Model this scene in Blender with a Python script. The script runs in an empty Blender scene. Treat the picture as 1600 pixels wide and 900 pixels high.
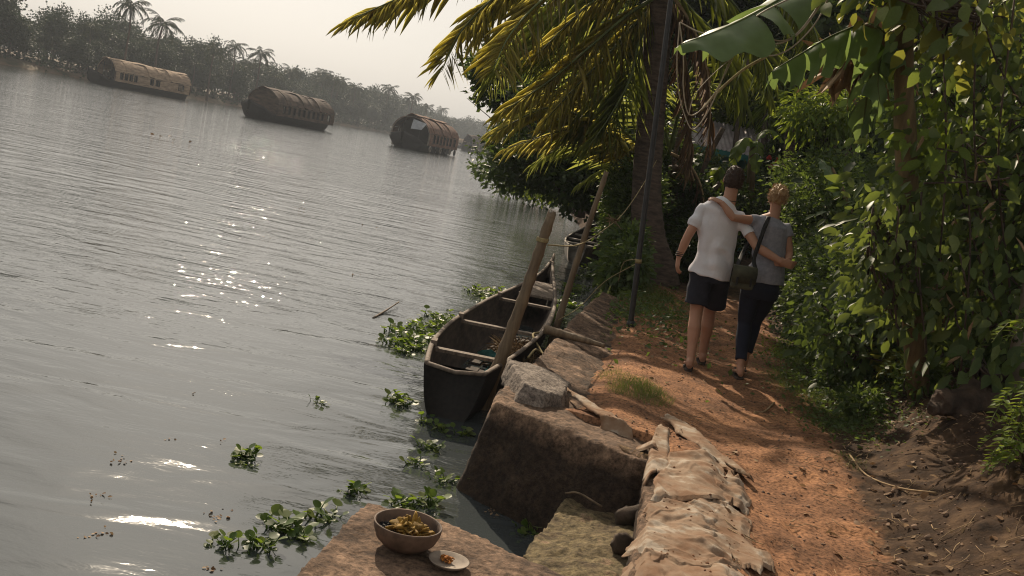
import bpy, bmesh, math, random
import numpy as np
from mathutils import Vector, Matrix, Quaternion

sc = bpy.context.scene
COL = sc.collection
rnd = random.Random(7)
RN = np.random.RandomState(11)
rad = math.radians

# ------------------------------------------------------------------ camera
FPX = 1555.0                       # focal length in pixels of a 1600 px wide frame
ROLL = math.atan(.2035); PITCH = rad(7.62); CAMZ = 1.55; WZ = -.6
cam = bpy.data.cameras.new('camera'); co = bpy.data.objects.new('camera', cam); COL.objects.link(co)
cam.sensor_width = 36; cam.lens = 36*FPX/1600; cam.clip_start = .05; cam.clip_end = 3000
fw = Vector((0, math.cos(PITCH), -math.sin(PITCH))); rt = Vector((1, 0, 0)); up = rt.cross(fw)
r2 = rt*math.cos(ROLL) + up*math.sin(ROLL); u2 = -rt*math.sin(ROLL) + up*math.cos(ROLL)
M = Matrix((r2, u2, -fw)).transposed().to_4x4(); M.translation = (0, 0, CAMZ)
co.matrix_world = M
sc.camera = co
sc.render.resolution_x = 1024; sc.render.resolution_y = 576

# ------------------------------------------------------------------ light
SUN_EL = rad(34); SUN_AZ = rad(-18)          # ahead of the viewer, a little to the left
sd = Vector((math.sin(SUN_AZ)*math.cos(SUN_EL), math.cos(SUN_AZ)*math.cos(SUN_EL), math.sin(SUN_EL)))
sl = bpy.data.lights.new('sun', 'SUN'); sl.energy = 5; sl.angle = rad(.55); sl.color = (1, .84, .64)
so = bpy.data.objects.new('sun', sl); COL.objects.link(so)
so.rotation_euler = (-sd).to_track_quat('-Z', 'Y').to_euler()
w = bpy.data.worlds.new('World'); sc.world = w; w.use_nodes = True
nt = w.node_tree; nt.nodes.clear()
sky = nt.nodes.new('ShaderNodeTexSky'); sky.sky_type = 'NISHITA'; sky.sun_disc = False
sky.sun_elevation = SUN_EL; sky.sun_rotation = SUN_AZ
sky.air_density = 1.0; sky.dust_density = 3.0; sky.ozone_density = 1.0
hs = nt.nodes.new('ShaderNodeHueSaturation'); hs.inputs['Saturation'].default_value = .30
mx = nt.nodes.new('ShaderNodeMix'); mx.data_type = 'RGBA'; mx.blend_type = 'MULTIPLY'
mx.inputs[0].default_value = 1; mx.inputs[7].default_value = (1.0, .95, .87, 1)
bg = nt.nodes.new('ShaderNodeBackground'); bg.inputs['Strength'].default_value = .10
out = nt.nodes.new('ShaderNodeOutputWorld')
L = nt.links.new
L(sky.outputs[0], hs.inputs['Color']); L(hs.outputs[0], mx.inputs[6]); 
hzc = nt.nodes.new('ShaderNodeMix'); hzc.data_type = 'RGBA'; hzc.inputs[0].default_value = .66; hzc.inputs[7].default_value = (4.5, 4.36, 4.12, 1)   # even high haze veil
L(mx.outputs[2], hzc.inputs[6]); L(hzc.outputs[2], bg.inputs[0]); L(bg.outputs[0], out.inputs[0])
sc.view_settings.view_transform = 'Standard'; sc.view_settings.look = 'None'
sc.view_settings.exposure = .08; sc.view_settings.gamma = 1; sc.view_settings.use_curve_mapping = False
sc.render.engine = 'CYCLES'
cy = sc.cycles; cy.use_denoising = True; cy.use_adaptive_sampling = False; cy.filter_width = 1.1; cy.max_bounces = 7; cy.diffuse_bounces = 3; cy.glossy_bounces = 3
cy.transmission_bounces = 4; cy.transparent_max_bounces = 6; cy.volume_bounces = 1
cy.caustics_reflective = False; cy.caustics_refractive = False; cy.sample_clamp_indirect = 4

# ------------------------------------------------------------------ helpers
def ray(px, py):
    dx = px-800; dy = py-450
    u = dx*math.cos(ROLL)+dy*math.sin(ROLL); v = -dx*math.sin(ROLL)+dy*math.cos(ROLL)
    return (u, FPX*math.cos(PITCH)-v*math.sin(PITCH), -(v*math.cos(PITCH)+FPX*math.sin(PITCH)))
def G(px, py, z=0.):              # the point at height z seen at that place of the picture
    r = ray(px, py); t = (z-CAMZ)/r[2]; return Vector((r[0]*t, r[1]*t, z))
def Q(px, py, y):                 # the point at distance y
    r = ray(px, py); t = y/r[1]; return Vector((r[0]*t, y, CAMZ+r[2]*t))

def _h(ix, iy, iz, s):
    n = (ix*374761393 + iy*668265263 + iz*2147483647 + s*1274126177) & 0xffffffff
    n = ((n ^ (n >> 13))*1274126177) & 0xffffffff
    n = ((n ^ (n >> 16))*2246822519) & 0xffffffff
    return ((n ^ (n >> 15)) & 0xffffff)/float(0xffffff)
def noise(x, y, z=0., s=0):
    x = np.asarray(x, float); y = np.asarray(y, float); z = np.zeros_like(x)+z
    ix = np.floor(x).astype(np.int64); iy = np.floor(y).astype(np.int64); iz = np.floor(z).astype(np.int64)
    fx = x-ix; fy = y-iy; fz = z-iz
    fx = fx*fx*(3-2*fx); fy = fy*fy*(3-2*fy); fz = fz*fz*(3-2*fz)
    r = 0
    for a in (0, 1):
        for b in (0, 1):
            for c in (0, 1):
                r = r + _h(ix+a, iy+b, iz+c, s)*(fx if a else 1-fx)*(fy if b else 1-fy)*(fz if c else 1-fz)
    return r*2-1
def fbm(x, y, z=0., o=4, s=0):
    r = 0; a = 1.; f = 1.
    for i in range(o):
        r = r + a*noise(np.asarray(x)*f, np.asarray(y)*f, np.asarray(z)*f, s+i); a *= .5; f *= 2.03
    return r
def sstep(t): t = np.clip(t, 0, 1); return t*t*(3-2*t)

ORG = {}
def tag(o, label=None, cat=None, group=None, kind=None):
    if label: o['label'] = label
    if cat: o['category'] = cat
    if group: o['group'] = group
    if kind: o['kind'] = kind
    return o
def thing(name, label, cat, loc, group=None):
    o = bpy.data.objects.new(name, None); COL.objects.link(o); o.location = loc
    o.empty_display_size = .1
    ORG[o.name] = Vector(loc); return tag(o, label, cat, group)
def mesh(name, v, f, mat, smooth=True):
    """verts (n,3); faces: a list of tuples, or a tuple (array of tris|quads)"""
    me = bpy.data.meshes.new(name)
    v = np.asarray(v, np.float32).reshape(-1, 3)
    if isinstance(f, np.ndarray):
        k = f.shape[1]; n = len(f)
        me.vertices.add(len(v)); me.vertices.foreach_set('co', v.ravel())
        me.loops.add(n*k); me.loops.foreach_set('vertex_index', f.astype(np.int32).ravel())
        me.polygons.add(n); me.polygons.foreach_set('loop_start', np.arange(0, n*k, k, dtype=np.int32))
        me.polygons.foreach_set('loop_total', np.full(n, k, dtype=np.int32))
        me.update(calc_edges=True); me.validate()
    else:
        me.from_pydata(v.tolist(), [], f); me.update()
    if mat: me.materials.append(mat)
    if smooth: me.polygons.foreach_set('use_smooth', np.ones(len(me.polygons), bool))
    return me
def obj(name, v, f, mat, parent=None, smooth=True, label=None):
    v = np.asarray(v, float).reshape(-1, 3)
    org = ORG.get(parent.name) if parent else None
    if org is not None: v = v-np.array(org)
    o = bpy.data.objects.new(name, mesh(name, v, f, mat, smooth)); COL.objects.link(o)
    if parent: o.parent = parent; ORG[o.name] = org
    if label: o['label'] = label
    return o
def inst(name, me, parent, mtx):
    """one more object showing an already made mesh; mtx in the parent's frame"""
    o = bpy.data.objects.new(name, me); COL.objects.link(o); o.parent = parent
    o.matrix_local = mtx
    return o
def copy_tree(o, parent=None):
    c = o.copy(); COL.objects.link(c)
    if parent: c.parent = parent; c.matrix_parent_inverse = Matrix()
    for ch in KIDS.get(o.name, ()): copy_tree(ch, c)
    return c
KIDS = {}
def remember(root):
    for o in list(COL.objects):
        if o.parent is not None and o not in KIDS.get(o.parent.name, ()):
            KIDS.setdefault(o.parent.name, []).append(o)
class MB:
    def __init__(s): s.v = []; s.f = []
    def add(s, v, f):
        k = len(s.v); s.v += [tuple(p) for p in v]; s.f += [tuple(i+k for i in q) for q in f]; return s
    def box(s, c, d, rz=0, m=None):
        x, y, z = [t/2 for t in d]; v = [Vector((i*x, j*y, k*z)) for i in (-1, 1) for j in (-1, 1) for k in (-1, 1)]
        R = m if m else Matrix.Rotation(rz, 3, 'Z'); c = Vector(c)
        return s.add([c+R@p for p in v], [(0, 1, 3, 2), (4, 6, 7, 5), (0, 4, 5, 1), (2, 3, 7, 6), (0, 2, 6, 4), (1, 5, 7, 3)])
    def tube(s, pts, rads, n=8, side=None, flat=1., cap=True):
        v, f = tube(pts, rads, n, side, flat, cap); return s.add(v, f)
    def obj(s, name, mat, parent=None, smooth=True, label=None): return obj(name, s.v, s.f, mat, parent, smooth, label)
def tube(pts, rads, n=8, side=None, flat=1., cap=True):
    """ring loft; rads: number, (a) or (a, b) per ring; side: direction of a"""
    P = [Vector(p) for p in pts]; v = []; f = []
    if not isinstance(rads, (list, tuple)): rads = [rads]*len(P)
    S = Vector(side) if side is not None else None
    for i, p in enumerate(P):
        t = (P[min(i+1, len(P)-1)]-P[max(i-1, 0)]).normalized()
        if side is None:
            if S is None: S = t.orthogonal().normalized()
            S = (S-t*S.dot(t)).normalized(); s1 = S
        else:
            s1 = (S-t*S.dot(t)).normalized()
        b = t.cross(s1)
        ra = rads[i]; ra, rb = (ra if isinstance(ra, (list, tuple)) else (ra, ra*flat))
        for k in range(n):
            a = 2*math.pi*k/n; v.append(p+s1*(math.cos(a)*ra)+b*(math.sin(a)*rb))
    for i in range(len(P)-1):
        for k in range(n):
            k2 = (k+1) % n; f.append((i*n+k, i*n+k2, (i+1)*n+k2, (i+1)*n+k))
    if cap:
        f.append(tuple(range(n-1, -1, -1))); m = (len(P)-1)*n; f.append(tuple(m+k for k in range(n)))
    return v, f
def smoothpath(pts, n=6):
    """Catmull-Rom through the points"""
    P = [Vector(p) for p in pts]; P = [P[0]*2-P[1]]+P+[P[-1]*2-P[-2]]; o = []
    for i in range(1, len(P)-2):
        a, b, c, d = P[i-1:i+3]
        for k in range(n):
            t = k/n
            o.append(.5*((2*b)+(c-a)*t+(2*a-5*b+4*c-d)*t*t+(3*b-a-3*c+d)*t**3))
    o.append(P[-2]); return o
def ellipsoid(c, r, nu=12, nv=8, m=None):
    v = []; f = []; c = Vector(c)
    for j in range(nv+1):
        th = math.pi*j/nv
        for i in range(nu):
            ph = 2*math.pi*i/nu
            p = Vector((r[0]*math.sin(th)*math.cos(ph), r[1]*math.sin(th)*math.sin(ph), r[2]*math.cos(th)))
            if m: p = m@p
            v.append(c+p)
    for j in range(nv):
        for i in range(nu):
            i2 = (i+1) % nu; f.append((j*nu+i, (j+1)*nu+i, (j+1)*nu+i2, j*nu+i2))
    return v, f
def voxel(o, size, smooth=2, disp=None, keep=None):
    """fuse the closed shells of one mesh into one continuous surface"""
    m = o.modifiers.new('r', 'REMESH'); m.mode = 'VOXEL'; m.voxel_size = size; m.use_smooth_shade = True
    if smooth: k = o.modifiers.new('s', 'SMOOTH'); k.iterations = smooth; k.factor = .6
    dg = bpy.context.evaluated_depsgraph_get(); ev = o.evaluated_get(dg)
    me = bpy.data.meshes.new_from_object(ev); o.modifiers.clear()
    me.name = o.name; mats = [x for x in o.data.materials]; o.data = me
    me.materials.clear()
    for x in mats: me.materials.append(x)
    n = len(me.vertices)
    if disp:
        a = np.empty(n*3, np.float32); me.vertices.foreach_get('co', a); a = a.reshape(-1, 3).astype(float)
        nm = np.empty(n*3, np.float32); me.vertices.foreach_get('normal', nm); nm = nm.reshape(-1, 3)
        org = ORG.get(o.name); w_ = a+(np.array(org) if org is not None else 0)
        a = a+nm*disp(w_[:, 0], w_[:, 1], w_[:, 2])[:, None]
        me.vertices.foreach_set('co', a.astype(np.float32).ravel()); me.update()
    me.polygons.foreach_set('use_smooth', np.ones(len(me.polygons), bool))
    return o

# ------------------------------------------------------------------ materials
def mat(name, c1, c2=None, scale=6, rough=.8, bump=.3, bscale=None, bdist=.01, c3=None, detail=6, stretch=(1, 1, 1), spec=.35, island=0., coord='Object', metal=0, contrast=(.35, .65), speck=0, face_shade=None):
    m = bpy.data.materials.new(name); m.use_nodes = True; n = m.node_tree; N = n.nodes; K = n.links.new
    b = N['Principled BSDF']; b.inputs['Roughness'].default_value = rough; b.inputs['Specular IOR Level'].default_value = spec
    b.inputs['Metallic'].default_value = metal
    c2 = c2 or tuple(x*.7 for x in c1)
    tc = N.new('ShaderNodeTexCoord'); mp = N.new('ShaderNodeMapping'); mp.inputs['Scale'].default_value = stretch
    K(tc.outputs[coord], mp.inputs[0])
    no = N.new('ShaderNodeTexNoise'); no.inputs['Scale'].default_value = scale; no.inputs['Detail'].default_value = detail; no.inputs['Roughness'].default_value = .62
    K(mp.outputs[0], no.inputs['Vector'])
    r = N.new('ShaderNodeValToRGB'); e = r.color_ramp.elements
    e[0].position = contrast[0]; e[0].color = (*c2, 1); e[1].position = contrast[1]; e[1].color = (*c1, 1)
    if c3: x = e.new(.5*(contrast[0]+contrast[1])+.06); x.color = (*c3, 1)
    K(no.outputs[0], r.inputs[0]); col = r.outputs[0]
    if speck:
        n3 = N.new('ShaderNodeTexNoise'); n3.inputs['Scale'].default_value = speck; n3.inputs['Detail'].default_value = 5; n3.inputs['Roughness'].default_value = .75; K(mp.outputs[0], n3.inputs['Vector'])
        q = N.new('ShaderNodeMapRange'); q.inputs[1].default_value = .36; q.inputs[2].default_value = .64; q.inputs[3].default_value = .38; q.inputs[4].default_value = 1.5; K(n3.outputs[0], q.inputs[0])
        h = N.new('ShaderNodeHueSaturation'); K(q.outputs[0], h.inputs['Value']); K(col, h.inputs['Color']); col = h.outputs[0]
    if island:
        ge = N.new('ShaderNodeNewGeometry'); h = N.new('ShaderNodeHueSaturation'); mr = N.new('ShaderNodeMapRange')
        mr.inputs[3].default_value = 1-island; mr.inputs[4].default_value = 1+island
        K(ge.outputs['Random Per Island'], mr.inputs[0]); K(mr.outputs[0], h.inputs['Value']); K(col, h.inputs['Color']); col = h.outputs[0]
    if face_shade:      # shade of the wall's front face, painted as darker stone low down: (level, width, colour factor)
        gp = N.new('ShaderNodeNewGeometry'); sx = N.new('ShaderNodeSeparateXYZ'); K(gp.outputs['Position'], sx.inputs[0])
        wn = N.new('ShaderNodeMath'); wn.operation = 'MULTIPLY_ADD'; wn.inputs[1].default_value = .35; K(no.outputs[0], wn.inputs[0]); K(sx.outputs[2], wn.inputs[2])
        q = N.new('ShaderNodeMapRange'); q.inputs[1].default_value = face_shade[0]+.17-face_shade[1]; q.inputs[2].default_value = face_shade[0]+.17+face_shade[1]; q.inputs[3].default_value = face_shade[2]; q.inputs[4].default_value = 1; K(wn.outputs[0], q.inputs[0])
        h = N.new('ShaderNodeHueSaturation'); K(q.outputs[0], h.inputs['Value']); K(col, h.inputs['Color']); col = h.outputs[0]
    K(col, b.inputs['Base Color'])
    if bump:
        n2 = N.new('ShaderNodeTexNoise'); n2.inputs['Scale'].default_value = bscale or scale*4; n2.inputs['Detail'].default_value = 8; n2.inputs['Roughness'].default_value = .7
        K(mp.outputs[0], n2.inputs['Vector'])
        bp = N.new('ShaderNodeBump'); bp.inputs['Strength'].default_value = bump; bp.inputs['Distance'].default_value = bdist
        K(n2.outputs[0], bp.inputs['Height']); K(bp.outputs[0], b.inputs['Normal'])
    return m
def leafmat(name, cols, trans=None, tmix=.38, rough=.5, spec=.25, objrand=False):
    """cols: 2-4 real leaf colours, one drawn per leaf"""
    m = bpy.data.materials.new(name); m.use_nodes = True; n = m.node_tree; N = n.nodes; K = n.links.new
    b = N['Principled BSDF']; b.inputs['Roughness'].default_value = rough; b.inputs['Specular IOR Level'].default_value = spec
    if objrand:
        ge = N.new('ShaderNodeObjectInfo'); rn = ge.outputs['Random']
    else:
        ge = N.new('ShaderNodeNewGeometry'); rn = ge.outputs['Random Per Island']
    r = N.new('ShaderNodeValToRGB'); r.color_ramp.interpolation = 'LINEAR'; e = r.color_ramp.elements
    for i, c in enumerate(cols):
        p = i/(len(cols)-1)
        x = e[0] if i == 0 else (e[-1] if i == len(cols)-1 else e.new(p)); x.position = p; x.color = (*c, 1)
    K(rn, r.inputs[0])
    tc = N.new('ShaderNodeTexCoord'); no = N.new('ShaderNodeTexNoise'); no.inputs['Scale'].default_value = 9; K(tc.outputs['Object'], no.inputs[0])
    mr = N.new('ShaderNodeMapRange'); mr.inputs[1].default_value = .3; mr.inputs[2].default_value = .7; mr.inputs[3].default_value = .75; mr.inputs[4].default_value = 1.2
    K(no.outputs[0], mr.inputs[0]); h = N.new('ShaderNodeHueSaturation'); K(mr.outputs[0], h.inputs['Value']); K(r.outputs[0], h.inputs['Color'])
    K(h.outputs[0], b.inputs['Base Color'])
    t = N.new('ShaderNodeBsdfTranslucent')
    if trans:
        mm = N.new('ShaderNodeMix'); mm.data_type = 'RGBA'; mm.inputs[0].default_value = .75; mm.inputs[7].default_value = (*trans, 1)
        K(h.outputs[0], mm.inputs[6]); K(mm.outputs[2], t.inputs[0])
    else: K(h.outputs[0], t.inputs[0])
    ms = N.new('ShaderNodeMixShader'); ms.inputs[0].default_value = tmix
    K(b.outputs[0], ms.inputs[1]); K(t.outputs[0], ms.inputs[2]); K(ms.outputs[0], N['Material Output'].inputs[0])
    return m

M_path = mat('laterite soil', (.30, .135, .06), (.13, .055, .03), 2.2, .95, .9, 30, .02, c3=(.21, .095, .045), coord='Object')
M_darksoil = mat('dark soil', (.09, .055, .035), (.03, .02, .014), 5, .95, 1, 25, .03, speck=30)
M_conc = mat('old concrete', (.31, .20, .13), (.12, .075, .048), 4, .92, 1, 32, .022, c3=(.22, .14, .09), speck=28, face_shade=(-.06, .07, .24))
M_moss = mat('mossy stone', (.29, .195, .12), (.10, .07, .04), 6, .95, 1, 34, .022, c3=(.20, .155, .08), speck=30)
M_rock = mat('granite rock', (.30, .245, .20), (.14, .11, .09), 10, .85, 1, 50, .014, speck=60)
M_darkrock = mat('dark rock', (.10, .07, .05), (.04, .03, .02), 10, .9, .9, 40, .01)
M_cloth = mat('jute sackcloth', (.40, .325, .25), (.21, .115, .062), 5.5, .95, .7, 150, .005, c3=(.30, .21, .14), contrast=(.38, .60))
M_wood = mat('weathered dark wood', (.030, .025, .022), (.011, .010, .009), 4, .75, .5, 30, .006, stretch=(6, 1, 6))
M_woodlight = mat('grey weathered wood', (.25, .195, .15), (.10, .075, .055), 8, .8, .5, 30, .004, stretch=(4, 4, 1))
M_inwood = mat('inner planks', (.085, .06, .045), (.03, .022, .018), 4, .85, .5, 25, .006, stretch=(5, 1, 5))
M_bamboo = mat('dry bamboo', (.24, .17, .10), (.11, .075, .045), 5, .6, .3, 30, .003, stretch=(5, 5, .7))
M_bark = mat('palm bark', (.15, .105, .08), (.055, .04, .032), 5, .9, .9, 14, .02, stretch=(1, 1, 4))
M_bark2 = mat('tree bark', (.13, .095, .07), (.05, .036, .027), 6, .9, .9, 20, .015, stretch=(1, 1, .4))
M_barkpale = mat('pale bark', (.30, .25, .19), (.13, .10, .075), 4, .85, .6, 16, .01, stretch=(1, 1, .5))
M_stem = mat('green stem', (.14, .17, .05), (.07, .09, .03), 5, .6, .2)
M_bstem = mat('banana stem', (.22, .15, .065), (.10, .065, .032), 3, .7, .5, 12, .01, stretch=(6, 6, .5))
M_metal = mat('dark painted pipe', (.045, .042, .042), (.02, .019, .019), 10, .5, .2, spec=.5)
M_skin = mat('skin', (.46, .25, .165), (.40, .205, .13), 12, .55, .15, 60, .002, contrast=(.3, .7))
M_hairM = mat('dark brown hair', (.07, .038, .024), (.028, .016, .011), 60, .6, .6, 120, .004)
M_hairW = mat('blond hair', (.55, .38, .20), (.30, .18, .09), 50, .55, .6, 120, .004, stretch=(1, 1, .4))
M_white = mat('white cotton', (.78, .77, .80), (.67, .66, .69), 4, .9, .35, 9, .02)
M_greyT = mat('heather grey cotton', (.30, .30, .335), (.22, .22, .255), 30, .9, .35, 9, .02)
M_short = mat('navy shorts cloth', (.024, .026, .040), (.012, .013, .022), 10, .85, .4, 10, .015)
M_pants = mat('dark indigo trousers', (.014, .017, .036), (.008, .01, .022), 10, .85, .4, 10, .012)
M_bag = mat('olive canvas', (.085, .082, .05), (.04, .04, .025), 12, .85, .4, 60, .003)
M_strap = mat('black webbing', (.02, .02, .02), (.012, .012, .012), 20, .7, .1)
M_rubber = mat('brown rubber', (.07, .045, .035), (.04, .028, .02), 20, .7, .1)
M_rope = mat('yellowed rope', (.42, .34, .17), (.25, .19, .09), 40, .9, .5, 90, .003)
M_wire = mat('pale sheathed cable', (.46, .38, .27), (.30, .24, .17), 12, .55, .1)
M_clay = mat('worn clay bowl', (.18, .115, .078), (.07, .045, .032), 12, .7, .4, 60, .002)
M_clayp = mat('pale clay dish', (.34, .28, .22), (.20, .155, .12), 14, .75, .3, 60, .002)
M_thatch = mat('woven thatch', (.42, .30, .20), (.2, .14, .09), 1.2, .95, .8, 5, .06, stretch=(1, 1, 3))
M_thatchred = mat('reddish thatch', (.22, .115, .07), (.09, .048, .032), 1.2, .95, .8, 5, .06, stretch=(1, 1, 3))
M_thatchdark = mat('aged thatch', (.13, .088, .062), (.055, .038, .03), 1.2, .95, .8, 5, .06, stretch=(1, 1, 3))
M_hull = mat('tarred hull', (.022, .018, .017), (.012, .01, .01), 2, .7, .3, 6, .02)
M_dark = mat('painted interior shade', (.02, .016, .014), (.012, .01, .009), 2, .9, 0)  # darkness of unlit interiors, painted onto panels behind openings
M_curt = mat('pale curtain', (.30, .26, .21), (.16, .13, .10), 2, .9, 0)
M_tarp = mat('grey tarpaulin', (.42, .44, .46), (.28, .29, .31), 2, .6, .2)
M_teal = mat('teal plaster', (.06, .26, .24), (.04, .17, .16), 2, .85, .2)
M_roofsheet = mat('corrugated sheet', (.62, .56, .55), (.40, .34, .33), 3, .6, .2)
M_blue = mat('blue paint', (.04, .12, .30), (.03, .08, .2), 6, .6, .2)
M_palewood = mat('pale grey hull', (.50, .45, .38), (.2, .17, .14), 5, .8, .4, stretch=(1, 4, 1))
M_netting = mat('turquoise netting', (.10, .30, .28), (.05, .17, .16), 20, .8, .5)
M_food = mat('yellow marigold leavings', (.33, .20, .035), (.16, .09, .02), 40, .8, .6, 90, .004, island=.3)
M_char = mat('dark charcoal', (.03, .028, .03), (.012, .011, .012), 40, .7, .6, 90, .004, island=.3)
M_orange = mat('orange petals', (.45, .17, .03), (.22, .08, .02), 40, .8, .4, 90, .004, island=.3)
M_straw = mat('dry straw', (.38, .27, .15), (.20, .13, .07), 20, .9, .2, island=.35)
M_pebble = mat('small stones', (.26, .17, .115), (.10, .065, .045), 12, .9, .4, 60, .003, island=.45)
M_dry = leafmat('dry leaves', [(.10, .055, .03), (.24, .14, .07), (.36, .25, .14), (.16, .08, .04)], tmix=.2, rough=.7)

LF_far = leafmat('far foliage', [(.022, .038, .018), (.035, .055, .024), (.055, .075, .028), (.035, .048, .024)], tmix=.2, rough=.6)
LF_farpalm = leafmat('far palm', [(.03, .045, .02), (.05, .065, .026), (.08, .09, .034)], tmix=.25, rough=.5)
LF_dark = leafmat('dark evergreen leaves', [(.018, .034, .012), (.03, .052, .017), (.045, .068, .022), (.055, .075, .026)], trans=(.17, .25, .035), tmix=.28)
LF_mid = leafmat('hedge leaves', [(.032, .062, .018), (.05, .085, .026), (.07, .105, .035), (.10, .13, .045)], trans=(.26, .36, .05), tmix=.34)
LF_bright = leafmat('fresh leaves', [(.07, .12, .02), (.11, .17, .03), (.16, .20, .04)], trans=(.34, .42, .04), tmix=.45)
LF_big = leafmat('big climber leaves', [(.035, .06, .02), (.055, .085, .026), (.075, .105, .034), (.12, .15, .045)], trans=(.32, .40, .06), tmix=.36, rough=.45, objrand=False)
LF_bigo = leafmat('big climber single leaves', [(.035, .06, .02), (.055, .09, .026), (.08, .11, .036), (.14, .17, .05)], trans=(.34, .42, .06), tmix=.38, rough=.42, objrand=True)
LF_yel = leafmat('yellowing leaves', [(.10, .13, .025), (.17, .18, .03), (.26, .23, .05)], trans=(.42, .42, .06), tmix=.45)
LF_palm = leafmat('palm leaflets', [(.10, .13, .035), (.16, .17, .045), (.24, .21, .06), (.34, .26, .10), (.22, .15, .08), (.08, .11, .035)], trans=(.86, .76, .16), tmix=.58, rough=.45)
LF_palmg = leafmat('green palm leaflets', [(.06, .095, .03), (.10, .13, .04), (.16, .17, .05)], trans=(.60, .64, .12), tmix=.55, rough=.4)
LF_palmdead = leafmat('dead palm leaflets', [(.12, .075, .045), (.2, .13, .075), (.26, .17, .09)], trans=(.3, .16, .06), tmix=.25, rough=.7)
LF_ban = leafmat('banana leaf', [(.11, .165, .075), (.13, .19, .085)], trans=(.30, .42, .09), tmix=.4, rough=.4, objrand=True)
LF_hyc = leafmat('hyacinth leaves', [(.045, .085, .018), (.07, .12, .025), (.10, .15, .03), (.15, .17, .05)], trans=(.28, .40, .03), tmix=.4, rough=.45, spec=.3, objrand=True)
LF_grass = leafmat('grass blades', [(.07, .11, .03), (.10, .15, .04), (.17, .18, .06), (.22, .19, .09)], trans=(.25, .32, .05), tmix=.35)

# ------------------------------------------------------------------ leaf clouds
def tmpl(kind):
    """leaf along +x, face up +z, unit length"""
    if kind == 'kite':       # 2 triangles folded on the midrib
        v = [(0, 0, 0), (.45, .27, .07), (1, 0, -.05), (.45, -.27, .07)]; f = [(0, 2, 1), (0, 3, 2)]
    elif kind == 'oval':     # 8 triangles, curved
        v = [(0, 0, 0), (.33, 0, -.02), (.7, 0, -.05), (1, 0, -.17), (.2, .2, .04), (.55, .25, .03), (.85, .12, -.06), (.2, -.2, .04), (.55, -.25, .03), (.85, -.12, -.06)]
        f = [(0, 1, 4), (1, 5, 4), (1, 2, 5), (2, 6, 5), (2, 3, 6), (0, 7, 1), (1, 7, 8), (1, 8, 2), (2, 8, 9), (2, 9, 3)]
    elif kind == 'narrow':
        v = [(0, 0, 0), (.4, .11, .03), (.75, .08, -.04), (1, 0, -.16), (.4, -.11, .03), (.75, -.08, -.04)]; f = [(0, 3, 1), (1, 3, 2), (0, 4, 3), (4, 5, 3)]
    elif kind == 'blade':
        v = [(0, -.02, 0), (0, .02, 0), (.5, .016, .0), (.5, -.016, .0), (1, 0, -.18)]; f = [(0, 2, 1), (0, 3, 2), (3, 4, 2)]
    return np.array(v, float), np.array(f)
T = {k: tmpl(k) for k in ('kite', 'oval', 'narrow', 'blade')}
def leaves(pos, d, upv, size, kind='kite', wid=1.):
    """pos (n,3), d direction, upv face normal hint, size (n)"""
    tv, tf = T[kind]; n = len(pos)
    d = d/np.linalg.norm(d, axis=1)[:, None]
    s = np.cross(upv, d); s /= (np.linalg.norm(s, axis=1)[:, None]+1e-9)
    u = np.cross(d, s)
    v = pos[:, None, :]+size[:, None, None]*(tv[None, :, 0, None]*d[:, None, :]+wid*tv[None, :, 1, None]*s[:, None, :]+tv[None, :, 2, None]*u[:, None, :])
    f = tf[None, :, :]+(np.arange(n)*len(tv))[:, None, None]
    return v.reshape(-1, 3), f.reshape(-1, 3)
def cloud(clumps, per, size, spread, kind='kite', droop=.35, center=None, rs=RN, wid=1.):
    """leaves gathered round clump centres, facing outwards and a little down"""
    c = np.repeat(np.asarray(clumps, float), per, axis=0); n = len(c)
    off = rs.normal(size=(n, 3))*np.array([1, 1, .8]); ln = np.linalg.norm(off, axis=1)[:, None]; off = off/ln*np.minimum(ln, 1.9)
    sp = np.repeat(spread if np.ndim(spread) else np.full(len(clumps), spread), per)
    pos = c+off*sp[:, None]*.62
    d = off+rs.normal(size=(n, 3))*.55; d[:, 2] -= droop
    if center is not None: o2 = pos-np.asarray(center); d += o2/(np.linalg.norm(o2, axis=1)[:, None]+1e-6)*.5
    upv = rs.normal(size=(n, 3))*.55+np.array([0, -.15, 1.])
    sz = size*(.65+.7*rs.rand(n))
    return leaves(pos, d, upv, sz, kind, wid)
def ellclumps(c, r, n, inner=.45, rs=RN, lump=.25):
    p = rs.normal(size=(n, 3)); p /= np.linalg.norm(p, axis=1)[:, None]
    k = inner+(1-inner)*rs.rand(n)**.5
    k *= 1+lump*noise(p[:, 0]*2.2+5, p[:, 1]*2.2, p[:, 2]*2.2, int(abs(c[0]*13+c[1]*7)) % 997)
    return np.asarray(c)+p*np.asarray(r)*k[:, None]
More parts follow.
